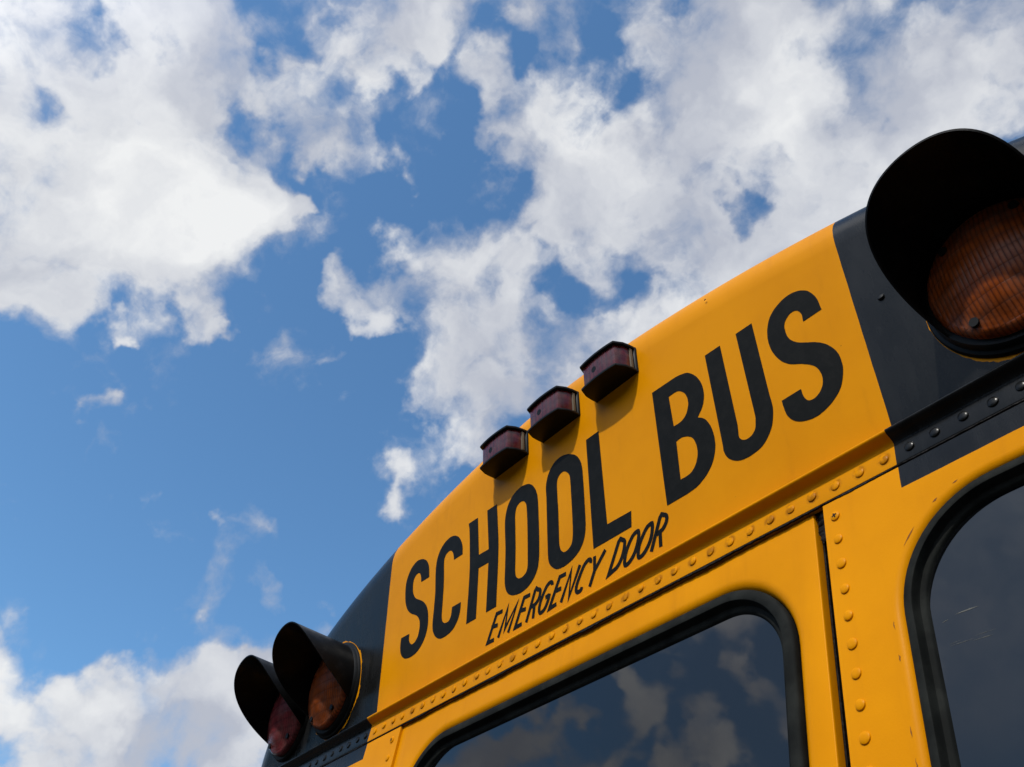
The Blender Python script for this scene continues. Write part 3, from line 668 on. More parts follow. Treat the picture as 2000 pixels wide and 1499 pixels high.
# ---- lettering
BIG = {"S1":[[[-12.46,6.4],[-13.33,6.43],[-13.35,6.54],[-13.36,6.66],[-13.38,6.77],[-13.41,6.87],[-13.44,6.94],[-13.49,7.02],[-13.56,7.1],[-13.63,7.15],[-13.71,7.18],[-13.8,7.18],[-13.89,7.17],[-13.96,7.15],[-14.04,7.11],[-14.11,7.05],[-14.18,6.98],[-14.22,6.9],[-14.25,6.8],[-14.27,6.68],[-14.28,6.55],[-14.27,6.43],[-14.26,6.3],[-14.23,6.17],[-14.19,6.04],[-14.14,5.93],[-14.09,5.84],[-14.02,5.75],[-13.94,5.65],[-13.85,5.57],[-13.74,5.49],[-13.62,5.42],[-13.49,5.35],[-13.36,5.27],[-13.25,5.2],[-13.14,5.13],[-13.03,5.05],[-12.93,4.97],[-12.83,4.87],[-12.73,4.76],[-12.64,4.65],[-12.57,4.55],[-12.51,4.42],[-12.45,4.28],[-12.41,4.14],[-12.38,4.01],[-12.37,3.91],[-12.36,3.8],[-12.35,3.66],[-12.35,3.51],[-12.35,3.41],[-12.36,3.31],[-12.38,3.22],[-12.39,3.14],[-12.43,3.03],[-12.47,2.93],[-12.5,2.85],[-12.54,2.78],[-12.58,2.71],[-12.63,2.65],[-12.69,2.56],[-12.77,2.48],[-12.83,2.42],[-12.89,2.37],[-13.01,2.28],[-13.14,2.2],[-13.28,2.13],[-13.42,2.08],[-13.57,2.04],[-13.73,2.02],[-13.9,2.0],[-14.06,2.0],[-14.2,2.01],[-14.35,2.03],[-14.5,2.06],[-14.64,2.1],[-14.75,2.14],[-14.85,2.21],[-14.95,2.28],[-15.04,2.35],[-15.11,2.43],[-15.16,2.51],[-15.21,2.59],[-15.24,2.67],[-15.27,2.77],[-15.29,2.87],[-15.31,2.97],[-15.31,3.07],[-15.31,3.18],[-15.3,3.3],[-15.28,3.43],[-15.26,3.55],[-14.36,3.51],[-14.36,3.4],[-14.37,3.3],[-14.37,3.2],[-14.35,3.1],[-14.31,3.02],[-14.25,2.92],[-14.17,2.84],[-14.1,2.78],[-14.02,2.74],[-13.93,2.73],[-13.84,2.73],[-13.77,2.74],[-13.68,2.77],[-13.59,2.83],[-13.5,2.89],[-13.43,2.96],[-13.37,3.05],[-13.33,3.15],[-13.29,3.26],[-13.27,3.36],[-13.25,3.46],[-13.24,3.56],[-13.24,3.67],[-13.25,3.77],[-13.27,3.87],[-13.31,3.97],[-13.36,4.07],[-13.42,4.16],[-13.48,4.24],[-13.56,4.31],[-13.64,4.38],[-13.74,4.45],[-13.86,4.52],[-13.99,4.59],[-14.13,4.66],[-14.26,4.74],[-14.39,4.83],[-14.52,4.94],[-14.63,5.05],[-14.73,5.16],[-14.82,5.28],[-14.89,5.41],[-14.95,5.55],[-15.0,5.67],[-15.05,5.83],[-15.08,5.99],[-15.1,6.15],[-15.12,6.31],[-15.13,6.42],[-15.13,6.53],[-15.13,6.67],[-15.13,6.82],[-15.12,6.92],[-15.11,7.01],[-15.08,7.14],[-15.03,7.26],[-14.97,7.38],[-14.9,7.49],[-14.82,7.6],[-14.73,7.71],[-14.63,7.81],[-14.51,7.89],[-14.38,7.96],[-14.23,8.01],[-14.08,8.06],[-13.93,8.08],[-13.8,8.08],[-13.65,8.05],[-13.5,8.02],[-13.36,7.97],[-13.23,7.92],[-13.1,7.84],[-12.98,7.76],[-12.88,7.68],[-12.79,7.58],[-12.72,7.48],[-12.66,7.38],[-12.61,7.29],[-12.57,7.19],[-12.54,7.09],[-12.52,6.99],[-12.5,6.89],[-12.49,6.78],[-12.48,6.65],[-12.47,6.53]]],"C":[[[-8.97,6.39],[-9.84,6.41],[-9.86,6.52],[-9.88,6.64],[-9.91,6.75],[-9.94,6.85],[-9.99,6.94],[-10.05,7.03],[-10.12,7.11],[-10.2,7.17],[-10.3,7.2],[-10.41,7.21],[-10.52,7.19],[-10.61,7.17],[-10.69,7.13],[-10.75,7.08],[-10.81,7.01],[-10.85,6.94],[-10.87,6.86],[-10.89,6.78],[-10.89,6.69],[-10.89,6.6],[-10.89,6.47],[-10.88,6.3],[-10.86,6.05],[-10.85,5.79],[-10.84,5.6],[-10.84,5.42],[-10.84,5.23],[-10.84,5.04],[-10.85,4.79],[-10.87,4.54],[-10.87,4.37],[-10.88,4.21],[-10.89,4.09],[-10.9,3.96],[-10.91,3.79],[-10.92,3.63],[-10.93,3.51],[-10.93,3.42],[-10.92,3.31],[-10.91,3.2],[-10.88,3.1],[-10.85,3.01],[-10.8,2.95],[-10.74,2.89],[-10.67,2.84],[-10.6,2.8],[-10.51,2.78],[-10.41,2.76],[-10.32,2.76],[-10.24,2.76],[-10.17,2.79],[-10.11,2.83],[-10.06,2.88],[-10.02,2.94],[-9.99,2.99],[-9.96,3.05],[-9.95,3.12],[-9.93,3.18],[-9.92,3.26],[-9.91,3.33],[-9.9,3.41],[-9.89,3.49],[-9.03,3.46],[-9.04,3.32],[-9.05,3.18],[-9.07,3.04],[-9.1,2.92],[-9.14,2.79],[-9.2,2.67],[-9.26,2.56],[-9.34,2.46],[-9.44,2.36],[-9.54,2.27],[-9.66,2.18],[-9.78,2.12],[-9.92,2.07],[-10.07,2.03],[-10.24,2.01],[-10.39,1.99],[-10.53,1.98],[-10.69,1.99],[-10.84,2.0],[-10.98,2.02],[-11.1,2.07],[-11.21,2.12],[-11.33,2.19],[-11.43,2.27],[-11.52,2.35],[-11.61,2.45],[-11.68,2.56],[-11.74,2.66],[-11.79,2.76],[-11.82,2.88],[-11.84,2.99],[-11.85,3.1],[-11.85,3.2],[-11.85,3.32],[-11.84,3.49],[-11.82,3.67],[-11.81,3.8],[-11.79,3.93],[-11.78,4.08],[-11.77,4.24],[-11.75,4.46],[-11.73,4.68],[-11.72,4.86],[-11.71,5.03],[-11.71,5.23],[-11.72,5.46],[-11.74,5.79],[-11.75,6.11],[-11.76,6.32],[-11.76,6.51],[-11.76,6.61],[-11.75,6.72],[-11.73,6.86],[-11.71,7.0],[-11.69,7.09],[-11.66,7.19],[-11.6,7.32],[-11.53,7.45],[-11.45,7.57],[-11.35,7.68],[-11.25,7.77],[-11.13,7.86],[-11.0,7.93],[-10.87,7.99],[-10.75,8.03],[-10.61,8.06],[-10.47,8.08],[-10.33,8.09],[-10.22,8.08],[-10.09,8.06],[-9.96,8.03],[-9.84,7.98],[-9.72,7.93],[-9.61,7.86],[-9.51,7.78],[-9.42,7.7],[-9.33,7.6],[-9.25,7.48],[-9.18,7.36],[-9.12,7.25],[-9.07,7.15],[-9.04,7.04],[-9.01,6.94],[-8.99,6.84],[-8.98,6.73],[-8.98,6.62],[-8.98,6.5]]],"H":[[[-8.42,8.11],[-7.5,8.08],[-7.36,5.64],[-6.43,5.58],[-6.58,8.1],[-5.67,8.07],[-5.64,7.65],[-5.61,7.23],[-5.58,6.68],[-5.55,6.14],[-5.53,5.74],[-5.53,5.35],[-5.55,4.87],[-5.57,4.37],[-5.62,3.67],[-5.68,2.96],[-5.72,2.44],[-5.75,1.94],[-6.65,1.95],[-6.45,4.78],[-7.37,4.83],[-7.57,1.95],[-8.47,1.96],[-8.43,2.43],[-8.39,2.91],[-8.33,3.56],[-8.28,4.2],[-8.25,4.67],[-8.23,5.11],[-8.23,5.49],[-8.24,5.9],[-8.26,6.46],[-8.28,6.99],[-8.3,7.34],[-8.32,7.61],[-8.33,7.73],[-8.36,7.86],[-8.39,7.99]]],"O1":[[[-2.84,7.95],[-2.73,7.9],[-2.63,7.82],[-2.53,7.74],[-2.44,7.65],[-2.36,7.54],[-2.28,7.41],[-2.21,7.28],[-2.16,7.16],[-2.12,7.03],[-2.08,6.91],[-2.06,6.78],[-2.05,6.66],[-2.04,6.54],[-2.03,6.41],[-2.03,6.21],[-2.03,6.0],[-2.03,5.85],[-2.03,5.7],[-2.03,5.52],[-2.03,5.33],[-2.03,5.06],[-2.03,4.79],[-2.03,4.6],[-2.04,4.41],[-2.04,4.23],[-2.05,4.04],[-2.06,3.8],[-2.07,3.57],[-2.08,3.41],[-2.09,3.27],[-2.11,3.17],[-2.12,3.08],[-2.15,2.95],[-2.18,2.83],[-2.2,2.75],[-2.24,2.67],[-2.28,2.6],[-2.32,2.53],[-2.38,2.44],[-2.46,2.36],[-2.51,2.3],[-2.57,2.25],[-2.64,2.2],[-2.71,2.15],[-2.8,2.09],[-2.91,2.04],[-2.98,2.0],[-3.06,1.97],[-3.2,1.93],[-3.34,1.91],[-3.49,1.89],[-3.65,1.88],[-3.81,1.9],[-3.98,1.92],[-4.15,1.96],[-4.3,2.0],[-4.42,2.05],[-4.53,2.12],[-4.64,2.19],[-4.73,2.27],[-4.8,2.36],[-4.86,2.45],[-4.9,2.54],[-4.93,2.64],[-4.96,2.74],[-4.98,2.85],[-4.99,2.96],[-4.99,3.06],[-4.99,3.25],[-4.97,3.48],[-4.95,3.83],[-4.93,4.21],[-4.91,4.5],[-4.9,4.77],[-4.9,5.03],[-4.91,5.31],[-4.92,5.7],[-4.93,6.06],[-4.93,6.3],[-4.93,6.51],[-4.92,6.61],[-4.91,6.71],[-4.89,6.84],[-4.86,6.96],[-4.83,7.05],[-4.8,7.14],[-4.77,7.22],[-4.73,7.3],[-4.68,7.41],[-4.61,7.51],[-4.56,7.58],[-4.51,7.64],[-4.4,7.74],[-4.29,7.83],[-4.16,7.9],[-4.03,7.96],[-3.9,8.01],[-3.76,8.04],[-3.61,8.07],[-3.46,8.08],[-3.31,8.07],[-3.15,8.04],[-2.98,8.0]],[[-3.32,7.11],[-3.25,7.07],[-3.19,7.02],[-3.13,6.95],[-3.09,6.89],[-3.05,6.81],[-3.02,6.72],[-3.01,6.64],[-3.0,6.55],[-2.99,6.41],[-2.98,6.24],[-2.98,5.98],[-2.97,5.7],[-2.97,5.49],[-2.97,5.3],[-2.98,5.1],[-2.98,4.88],[-2.99,4.59],[-2.99,4.3],[-3.0,4.11],[-3.0,3.93],[-3.01,3.81],[-3.01,3.68],[-3.02,3.5],[-3.02,3.34],[-3.03,3.23],[-3.04,3.14],[-3.06,3.06],[-3.08,2.98],[-3.12,2.9],[-3.16,2.84],[-3.22,2.79],[-3.3,2.75],[-3.38,2.72],[-3.46,2.7],[-3.54,2.69],[-3.62,2.7],[-3.71,2.71],[-3.79,2.73],[-3.86,2.77],[-3.92,2.82],[-3.97,2.87],[-4.02,2.93],[-4.05,3.0],[-4.07,3.07],[-4.08,3.15],[-4.09,3.23],[-4.09,3.35],[-4.08,3.51],[-4.06,3.75],[-4.05,4.0],[-4.04,4.2],[-4.03,4.38],[-4.02,4.59],[-4.02,4.8],[-4.02,5.11],[-4.02,5.4],[-4.02,5.61],[-4.01,5.79],[-4.02,5.91],[-4.02,6.03],[-4.02,6.19],[-4.02,6.35],[-4.02,6.46],[-4.01,6.56],[-3.99,6.68],[-3.96,6.79],[-3.93,6.9],[-3.88,6.99],[-3.83,7.04],[-3.77,7.08],[-3.7,7.11],[-3.63,7.14],[-3.56,7.15],[-3.48,7.15],[-3.4,7.14]]],"O2":[[[0.72,7.93],[0.84,7.85],[0.97,7.77],[1.08,7.68],[1.18,7.57],[1.27,7.46],[1.34,7.33],[1.41,7.2],[1.46,7.08],[1.5,6.95],[1.52,6.83],[1.54,6.71],[1.55,6.59],[1.56,6.47],[1.56,6.32],[1.56,6.11],[1.56,5.88],[1.56,5.72],[1.56,5.56],[1.56,5.36],[1.55,5.13],[1.55,4.81],[1.54,4.5],[1.54,4.29],[1.53,4.1],[1.53,3.97],[1.53,3.84],[1.52,3.67],[1.52,3.5],[1.51,3.38],[1.49,3.27],[1.47,3.11],[1.43,2.96],[1.38,2.81],[1.32,2.68],[1.25,2.56],[1.16,2.44],[1.06,2.34],[0.95,2.24],[0.82,2.17],[0.69,2.1],[0.54,2.04],[0.39,1.99],[0.25,1.96],[0.09,1.93],[-0.07,1.91],[-0.23,1.9],[-0.36,1.91],[-0.5,1.92],[-0.64,1.95],[-0.77,1.98],[-0.87,2.04],[-0.97,2.11],[-1.06,2.19],[-1.14,2.27],[-1.21,2.35],[-1.27,2.43],[-1.32,2.52],[-1.35,2.6],[-1.37,2.71],[-1.39,2.82],[-1.39,2.94],[-1.4,3.05],[-1.4,3.22],[-1.39,3.43],[-1.39,3.75],[-1.38,4.1],[-1.38,4.36],[-1.37,4.61],[-1.36,4.87],[-1.36,5.14],[-1.35,5.51],[-1.34,5.86],[-1.34,6.1],[-1.33,6.29],[-1.34,6.45],[-1.34,6.61],[-1.35,6.77],[-1.34,6.92],[-1.32,7.07],[-1.29,7.22],[-1.24,7.35],[-1.19,7.48],[-1.12,7.61],[-1.03,7.73],[-0.94,7.84],[-0.83,7.94],[-0.73,8.01],[-0.61,8.08],[-0.48,8.13],[-0.35,8.16],[-0.22,8.18],[-0.08,8.18],[0.06,8.17],[0.2,8.15],[0.33,8.11],[0.46,8.06],[0.59,8.0]],[[0.21,7.14],[0.28,7.1],[0.35,7.03],[0.42,6.96],[0.47,6.89],[0.52,6.81],[0.56,6.72],[0.58,6.63],[0.59,6.55],[0.6,6.42],[0.6,6.27],[0.61,6.04],[0.6,5.8],[0.6,5.62],[0.6,5.45],[0.6,5.24],[0.6,5.01],[0.6,4.69],[0.59,4.38],[0.59,4.16],[0.58,3.98],[0.58,3.87],[0.58,3.75],[0.57,3.6],[0.56,3.45],[0.55,3.35],[0.54,3.26],[0.52,3.15],[0.5,3.05],[0.47,2.95],[0.43,2.86],[0.37,2.79],[0.3,2.74],[0.22,2.69],[0.14,2.66],[0.07,2.64],[-0.0,2.63],[-0.08,2.63],[-0.16,2.65],[-0.23,2.68],[-0.3,2.74],[-0.36,2.8],[-0.41,2.87],[-0.44,2.96],[-0.47,3.06],[-0.49,3.17],[-0.5,3.28],[-0.5,3.44],[-0.49,3.65],[-0.48,3.97],[-0.47,4.31],[-0.46,4.55],[-0.46,4.77],[-0.45,4.95],[-0.45,5.14],[-0.45,5.4],[-0.46,5.64],[-0.46,5.82],[-0.46,5.98],[-0.46,6.1],[-0.46,6.23],[-0.46,6.41],[-0.46,6.57],[-0.45,6.68],[-0.44,6.78],[-0.42,6.86],[-0.39,6.95],[-0.35,7.02],[-0.3,7.08],[-0.24,7.12],[-0.18,7.16],[-0.11,7.18],[-0.04,7.19],[0.02,7.2],[0.08,7.19],[0.14,7.18]]],"L":[[[1.99,8.09],[2.94,8.1],[2.98,2.71],[4.61,2.65],[4.52,1.86],[1.93,1.89]]],"B":[[[6.81,8.08],[8.32,8.03],[8.41,8.02],[8.5,8.0],[8.6,7.99],[8.69,7.96],[8.79,7.93],[8.9,7.9],[9.0,7.86],[9.11,7.8],[9.22,7.7],[9.33,7.59],[9.43,7.47],[9.52,7.34],[9.6,7.2],[9.67,7.04],[9.73,6.88],[9.77,6.72],[9.8,6.56],[9.81,6.39],[9.81,6.23],[9.8,6.08],[9.77,5.93],[9.72,5.79],[9.67,5.66],[9.6,5.54],[9.52,5.43],[9.43,5.34],[9.33,5.25],[9.24,5.16],[9.33,5.09],[9.43,5.03],[9.51,4.96],[9.59,4.88],[9.67,4.77],[9.73,4.64],[9.79,4.5],[9.84,4.37],[9.88,4.21],[9.91,4.05],[9.93,3.88],[9.94,3.73],[9.94,3.59],[9.93,3.45],[9.92,3.32],[9.89,3.19],[9.87,3.11],[9.84,3.03],[9.8,2.92],[9.75,2.81],[9.71,2.73],[9.67,2.66],[9.62,2.59],[9.57,2.52],[9.5,2.44],[9.42,2.36],[9.36,2.31],[9.3,2.26],[9.2,2.18],[9.08,2.11],[8.96,2.05],[8.85,2.0],[8.77,1.96],[8.68,1.93],[8.58,1.9],[8.49,1.88],[8.38,1.87],[8.26,1.86],[8.14,1.85],[8.02,1.84],[6.79,1.85]],[[7.78,7.23],[8.18,7.24],[8.25,7.22],[8.32,7.21],[8.38,7.19],[8.45,7.15],[8.53,7.09],[8.61,7.01],[8.68,6.93],[8.74,6.84],[8.79,6.73],[8.82,6.62],[8.85,6.5],[8.86,6.39],[8.86,6.29],[8.86,6.2],[8.84,6.11],[8.81,6.03],[8.77,5.93],[8.72,5.83],[8.66,5.73],[8.59,5.66],[8.52,5.6],[8.44,5.56],[8.35,5.52],[8.25,5.5],[8.15,5.49],[8.04,5.49],[7.93,5.5],[7.82,5.5]],[[7.83,4.66],[7.91,4.67],[8.0,4.69],[8.08,4.69],[8.17,4.69],[8.26,4.67],[8.34,4.64],[8.43,4.6],[8.51,4.56],[8.59,4.5],[8.67,4.44],[8.74,4.37],[8.79,4.29],[8.84,4.19],[8.87,4.08],[8.9,3.96],[8.92,3.85],[8.93,3.74],[8.93,3.63],[8.93,3.53],[8.91,3.43],[8.89,3.33],[8.85,3.23],[8.81,3.14],[8.77,3.05],[8.71,2.97],[8.65,2.9],[8.58,2.83],[8.51,2.78],[8.45,2.74],[8.38,2.71],[8.31,2.69],[8.23,2.68],[8.12,2.67],[8.0,2.67],[7.88,2.68],[7.75,2.68]]],"U":[[[10.24,8.05],[11.15,8.02],[11.22,3.54],[11.2,3.39],[11.19,3.24],[11.17,3.1],[11.17,2.99],[11.19,2.93],[11.22,2.87],[11.26,2.82],[11.3,2.77],[11.36,2.73],[11.42,2.7],[11.49,2.68],[11.56,2.67],[11.63,2.67],[11.7,2.68],[11.78,2.7],[11.84,2.73],[11.9,2.77],[11.96,2.82],[12.01,2.88],[12.05,2.95],[12.08,3.03],[12.1,3.13],[12.12,3.22],[12.14,3.31],[12.15,3.35],[12.15,3.4],[12.16,3.45],[12.16,3.5],[12.09,8.03],[13.0,8.0],[13.04,4.02],[13.05,3.85],[13.06,3.68],[13.06,3.52],[13.06,3.37],[13.04,3.25],[13.02,3.14],[12.99,3.03],[12.96,2.92],[12.92,2.81],[12.88,2.71],[12.84,2.61],[12.78,2.51],[12.71,2.42],[12.63,2.32],[12.54,2.23],[12.46,2.15],[12.37,2.08],[12.28,2.02],[12.19,1.97],[12.09,1.93],[11.98,1.9],[11.87,1.88],[11.75,1.87],[11.64,1.86],[11.54,1.85],[11.43,1.85],[11.32,1.86],[11.21,1.87],[11.11,1.89],[11.0,1.92],[10.9,1.96],[10.8,2.01],[10.71,2.07],[10.62,2.14],[10.54,2.22],[10.47,2.3],[10.41,2.39],[10.36,2.49],[10.32,2.59],[10.3,2.68],[10.28,2.78],[10.28,2.88],[10.29,2.98],[10.29,3.08]]],"S2":[[[16.29,6.33],[15.38,6.34],[15.38,6.43],[15.39,6.53],[15.4,6.62],[15.4,6.7],[15.38,6.78],[15.36,6.86],[15.33,6.93],[15.29,6.99],[15.26,7.04],[15.21,7.08],[15.17,7.11],[15.12,7.13],[15.06,7.15],[15.0,7.15],[14.93,7.15],[14.86,7.13],[14.8,7.1],[14.73,7.06],[14.66,7.01],[14.61,6.96],[14.57,6.91],[14.54,6.85],[14.51,6.78],[14.49,6.71],[14.48,6.61],[14.48,6.5],[14.48,6.38],[14.49,6.27],[14.5,6.18],[14.53,6.09],[14.56,6.0],[14.6,5.91],[14.66,5.82],[14.72,5.73],[14.8,5.65],[14.87,5.57],[14.95,5.5],[15.03,5.44],[15.12,5.38],[15.21,5.32],[15.32,5.24],[15.45,5.16],[15.59,5.07],[15.7,4.98],[15.81,4.89],[15.9,4.8],[16.0,4.7],[16.08,4.6],[16.15,4.49],[16.22,4.38],[16.28,4.27],[16.33,4.16],[16.37,4.06],[16.4,3.95],[16.43,3.84],[16.44,3.73],[16.45,3.61],[16.45,3.49],[16.45,3.36],[16.44,3.24],[16.42,3.13],[16.39,3.03],[16.36,2.93],[16.32,2.83],[16.28,2.73],[16.23,2.63],[16.18,2.53],[16.12,2.44],[16.05,2.36],[15.97,2.28],[15.89,2.22],[15.81,2.16],[15.71,2.1],[15.61,2.04],[15.5,1.99],[15.39,1.95],[15.28,1.91],[15.17,1.88],[15.05,1.86],[14.94,1.84],[14.83,1.84],[14.71,1.85],[14.6,1.86],[14.48,1.89],[14.37,1.92],[14.26,1.96],[14.15,2.01],[14.05,2.06],[13.97,2.12],[13.88,2.19],[13.81,2.27],[13.74,2.36],[13.69,2.44],[13.65,2.53],[13.61,2.62],[13.58,2.72],[13.57,2.81],[13.55,2.91],[13.55,3.0],[13.54,3.09],[13.53,3.17],[13.53,3.24],[13.53,3.32],[13.52,3.4],[14.48,3.39],[14.49,3.32],[14.49,3.25],[14.49,3.18],[14.5,3.11],[14.51,3.03],[14.53,2.95],[14.56,2.87],[14.59,2.81],[14.62,2.76],[14.66,2.72],[14.7,2.69],[14.74,2.67],[14.8,2.65],[14.88,2.64],[14.95,2.64],[15.02,2.65],[15.09,2.68],[15.17,2.72],[15.24,2.76],[15.3,2.82],[15.35,2.88],[15.4,2.94],[15.44,3.02],[15.47,3.1],[15.49,3.18],[15.51,3.28],[15.51,3.37],[15.51,3.47],[15.49,3.57],[15.47,3.67],[15.44,3.77],[15.4,3.87],[15.36,3.94],[15.31,4.02],[15.25,4.09],[15.19,4.15],[15.11,4.23],[15.02,4.31],[14.92,4.38],[14.83,4.46],[14.72,4.53],[14.59,4.61],[14.47,4.68],[14.36,4.76],[14.27,4.83],[14.19,4.91],[14.11,5.0],[14.03,5.09],[13.96,5.19],[13.9,5.3],[13.84,5.42],[13.78,5.54],[13.73,5.67],[13.69,5.8],[13.65,5.93],[13.62,6.06],[13.6,6.2],[13.59,6.33],[13.58,6.46],[13.59,6.59],[13.59,6.7],[13.61,6.82],[13.63,6.93],[13.65,7.04],[13.69,7.17],[13.75,7.31],[13.81,7.45],[13.88,7.56],[13.95,7.66],[14.04,7.74],[14.13,7.81],[14.22,7.88],[14.33,7.93],[14.44,7.98],[14.56,8.02],[14.67,8.06],[14.79,8.08],[14.92,8.09],[15.04,8.09],[15.16,8.08],[15.27,8.06],[15.38,8.02],[15.49,7.98],[15.59,7.93],[15.68,7.87],[15.77,7.8],[15.85,7.73],[15.93,7.65],[15.99,7.56],[16.04,7.47],[16.09,7.38],[16.13,7.28],[16.17,7.19],[16.2,7.09],[16.23,6.98],[16.25,6.88],[16.26,6.76],[16.27,6.62],[16.28,6.47]]]}
SMALL = [["E",[[[-5.19,1.48],[-5.7,1.51],[-6.51,0.21],[-5.94,0.2]],[[-6.16,0.95],[-5.61,0.87]]]],["M",[[[-5.59,0.18],[-4.74,1.5],[-5.02,0.44],[-3.94,1.45],[-4.75,0.15]]]],["E",[[[-2.89,1.48],[-3.38,1.51],[-4.18,0.2],[-3.62,0.2]],[[-3.8,0.94],[-3.27,0.87]]]],["R",[[[-3.27,0.15],[-2.51,1.52],[-2.27,1.51],[-2.11,1.42],[-2.1,1.29],[-2.21,1.04],[-2.48,0.84],[-2.83,0.8]],[[-2.59,0.78],[-2.73,0.16]]]],["G",[[[-1.16,1.31],[-1.16,1.41],[-1.25,1.49],[-1.42,1.49],[-1.68,1.32],[-2.09,0.82],[-2.23,0.47],[-2.21,0.28],[-2.1,0.22],[-1.91,0.26],[-1.69,0.43],[-1.43,0.85],[-1.73,0.86]]]],["E",[[[-0.11,1.47],[-0.58,1.49],[-1.47,0.18],[-0.92,0.22]],[[-1.01,0.9],[-0.51,0.87]]]],["N",[[[-0.59,0.17],[0.28,1.47],[-0.01,0.19],[0.92,1.5]]]],["C",[[[1.66,1.28],[1.69,1.39],[1.62,1.48],[1.45,1.48],[1.14,1.29],[0.66,0.68],[0.54,0.39],[0.58,0.24],[0.71,0.2],[0.87,0.23],[0.94,0.35]]]],["Y",[[[1.96,1.5],[1.89,0.79],[2.72,1.5]],[[1.89,0.79],[1.48,0.15]]]],["D",[[[2.78,0.2],[3.62,1.5],[3.87,1.49],[3.99,1.39],[3.99,1.26],[3.91,0.99],[3.69,0.62],[3.33,0.32],[2.78,0.2]]]],["O",[[[4.88,1.48],[4.92,1.37],[4.89,1.17],[4.74,0.83],[4.5,0.49],[4.17,0.25],[3.92,0.2],[3.86,0.31],[3.91,0.53],[4.05,0.84],[4.31,1.18],[4.61,1.43],[4.88,1.48]]]],["O",[[[5.75,1.46],[5.79,1.37],[5.75,1.14],[5.62,0.8],[5.37,0.48],[5.03,0.24],[4.79,0.21],[4.74,0.32],[4.79,0.57],[4.92,0.84],[5.21,1.18],[5.48,1.41],[5.75,1.46]]]],["R",[[[5.54,0.16],[6.28,1.49],[6.53,1.51],[6.66,1.41],[6.67,1.26],[6.57,1.07],[6.33,0.88],[5.96,0.81]],[[6.18,0.79],[6.12,0.14]]]]]
for key, loops in BIG.items():
    mb = MB()
    cx = sum(q[0] for q in loops[0])/len(loops[0]); cu = sum(q[1] for q in loops[0])/len(loops[0])
    loops = [ccw([tuple(q) for q in l]) for l in loops]
    fill(mb, loops, lambda a, b: HP(a, b, 0.016))
    for l in loops:
        hole = l is not loops[0]
        la = [HP(a, b, 0.002) for a, b in l]; lb = [HP(a, b, 0.016) for a, b in l]
        strip(mb, lb, la) if hole else strip(mb, la, lb)
    mb.build('letter', DECAL, header, origin=HP(cx, cu, 0))
def stroke(mb, pts, w, closed=False):
    n = len(pts); L_ = []; R_ = []
    for i in range(n):
        if closed:
            a = pts[(i-1) % n]; b = pts[(i+1) % n]
        else:
            a = pts[max(i-1, 0)]; b = pts[min(i+1, n-1)]
        p_ = pts[i]
        def un(u, v):
            dx, dy = v[0]-u[0], v[1]-u[1]; l = math.hypot(dx, dy) or 1; return dx/l, dy/l
        d1 = un(a, p_) if a != p_ else un(p_, b); d2 = un(p_, b) if b != p_ else d1
        tx, ty = d1[0]+d2[0], d1[1]+d2[1]; l = math.hypot(tx, ty)
        if l < 0.05: tx, ty, l = d1[0], d1[1], 1
        tx, ty = tx/l, ty/l; nx, ny = -ty, tx
        mi = min(1.0/max(abs(nx*-d1[1]+ny*d1[0]), 0.25), 2.6)
        h = w/2*mi
        L_.append(HP(p_[0]+nx*h, p_[1]+ny*h, 0.016)); R_.append(HP(p_[0]-nx*h, p_[1]-ny*h, 0.016))
    strip(mb, R_, L_, closed=closed)
random.seed(3)
for ch, sts in SMALL:
    mb = MB(); c0 = sts[0][0]
    for si, st_ in enumerate(sts):
        st_ = [tuple(q) for q in st_]
        cl = st_[0] == st_[-1]
        if ch in 'ODCGR' and len(st_) > 5:           # soften the round letters
            if cl: st_ = st_[:-1]
            k0, sm = 0, []
            n = len(st_)
            for i in range(n if cl else n-1):
                p0, p1, p2, p3 = st_[i-1] if (cl or i) else st_[0], st_[i], st_[(i+1) % n], st_[(i+2) % n if cl else min(i+2, n-1)]
                sm.append(p1)
                if (ch in 'D' and i in (0, n-1)) or (ch == 'R' and i == 0): continue
                for q in (0.33, 0.67):
                    f_ = lambda A, B, C, E: 0.5*((2*B)+(-A+C)*q+(2*A-5*B+4*C-E)*q*q+(-A+3*B-3*C+E)*q**3)
                    sm.append((f_(p0[0], p1[0], p2[0], p3[0]), f_(p0[1], p1[1], p2[1], p3[1])))
            if not cl: sm.append(st_[-1])
            st_ = sm
        elif cl: st_ = st_[:-1]
        off = Vector((0, -0.00004*si, 0))
        sub = MB(); stroke(sub, st_, 0.205, cl)
        mb.add([v+off for v in sub.v], sub.f)
    mb.build('letter', DECAL, header, origin=HP(c0[0], c0[1], 0))

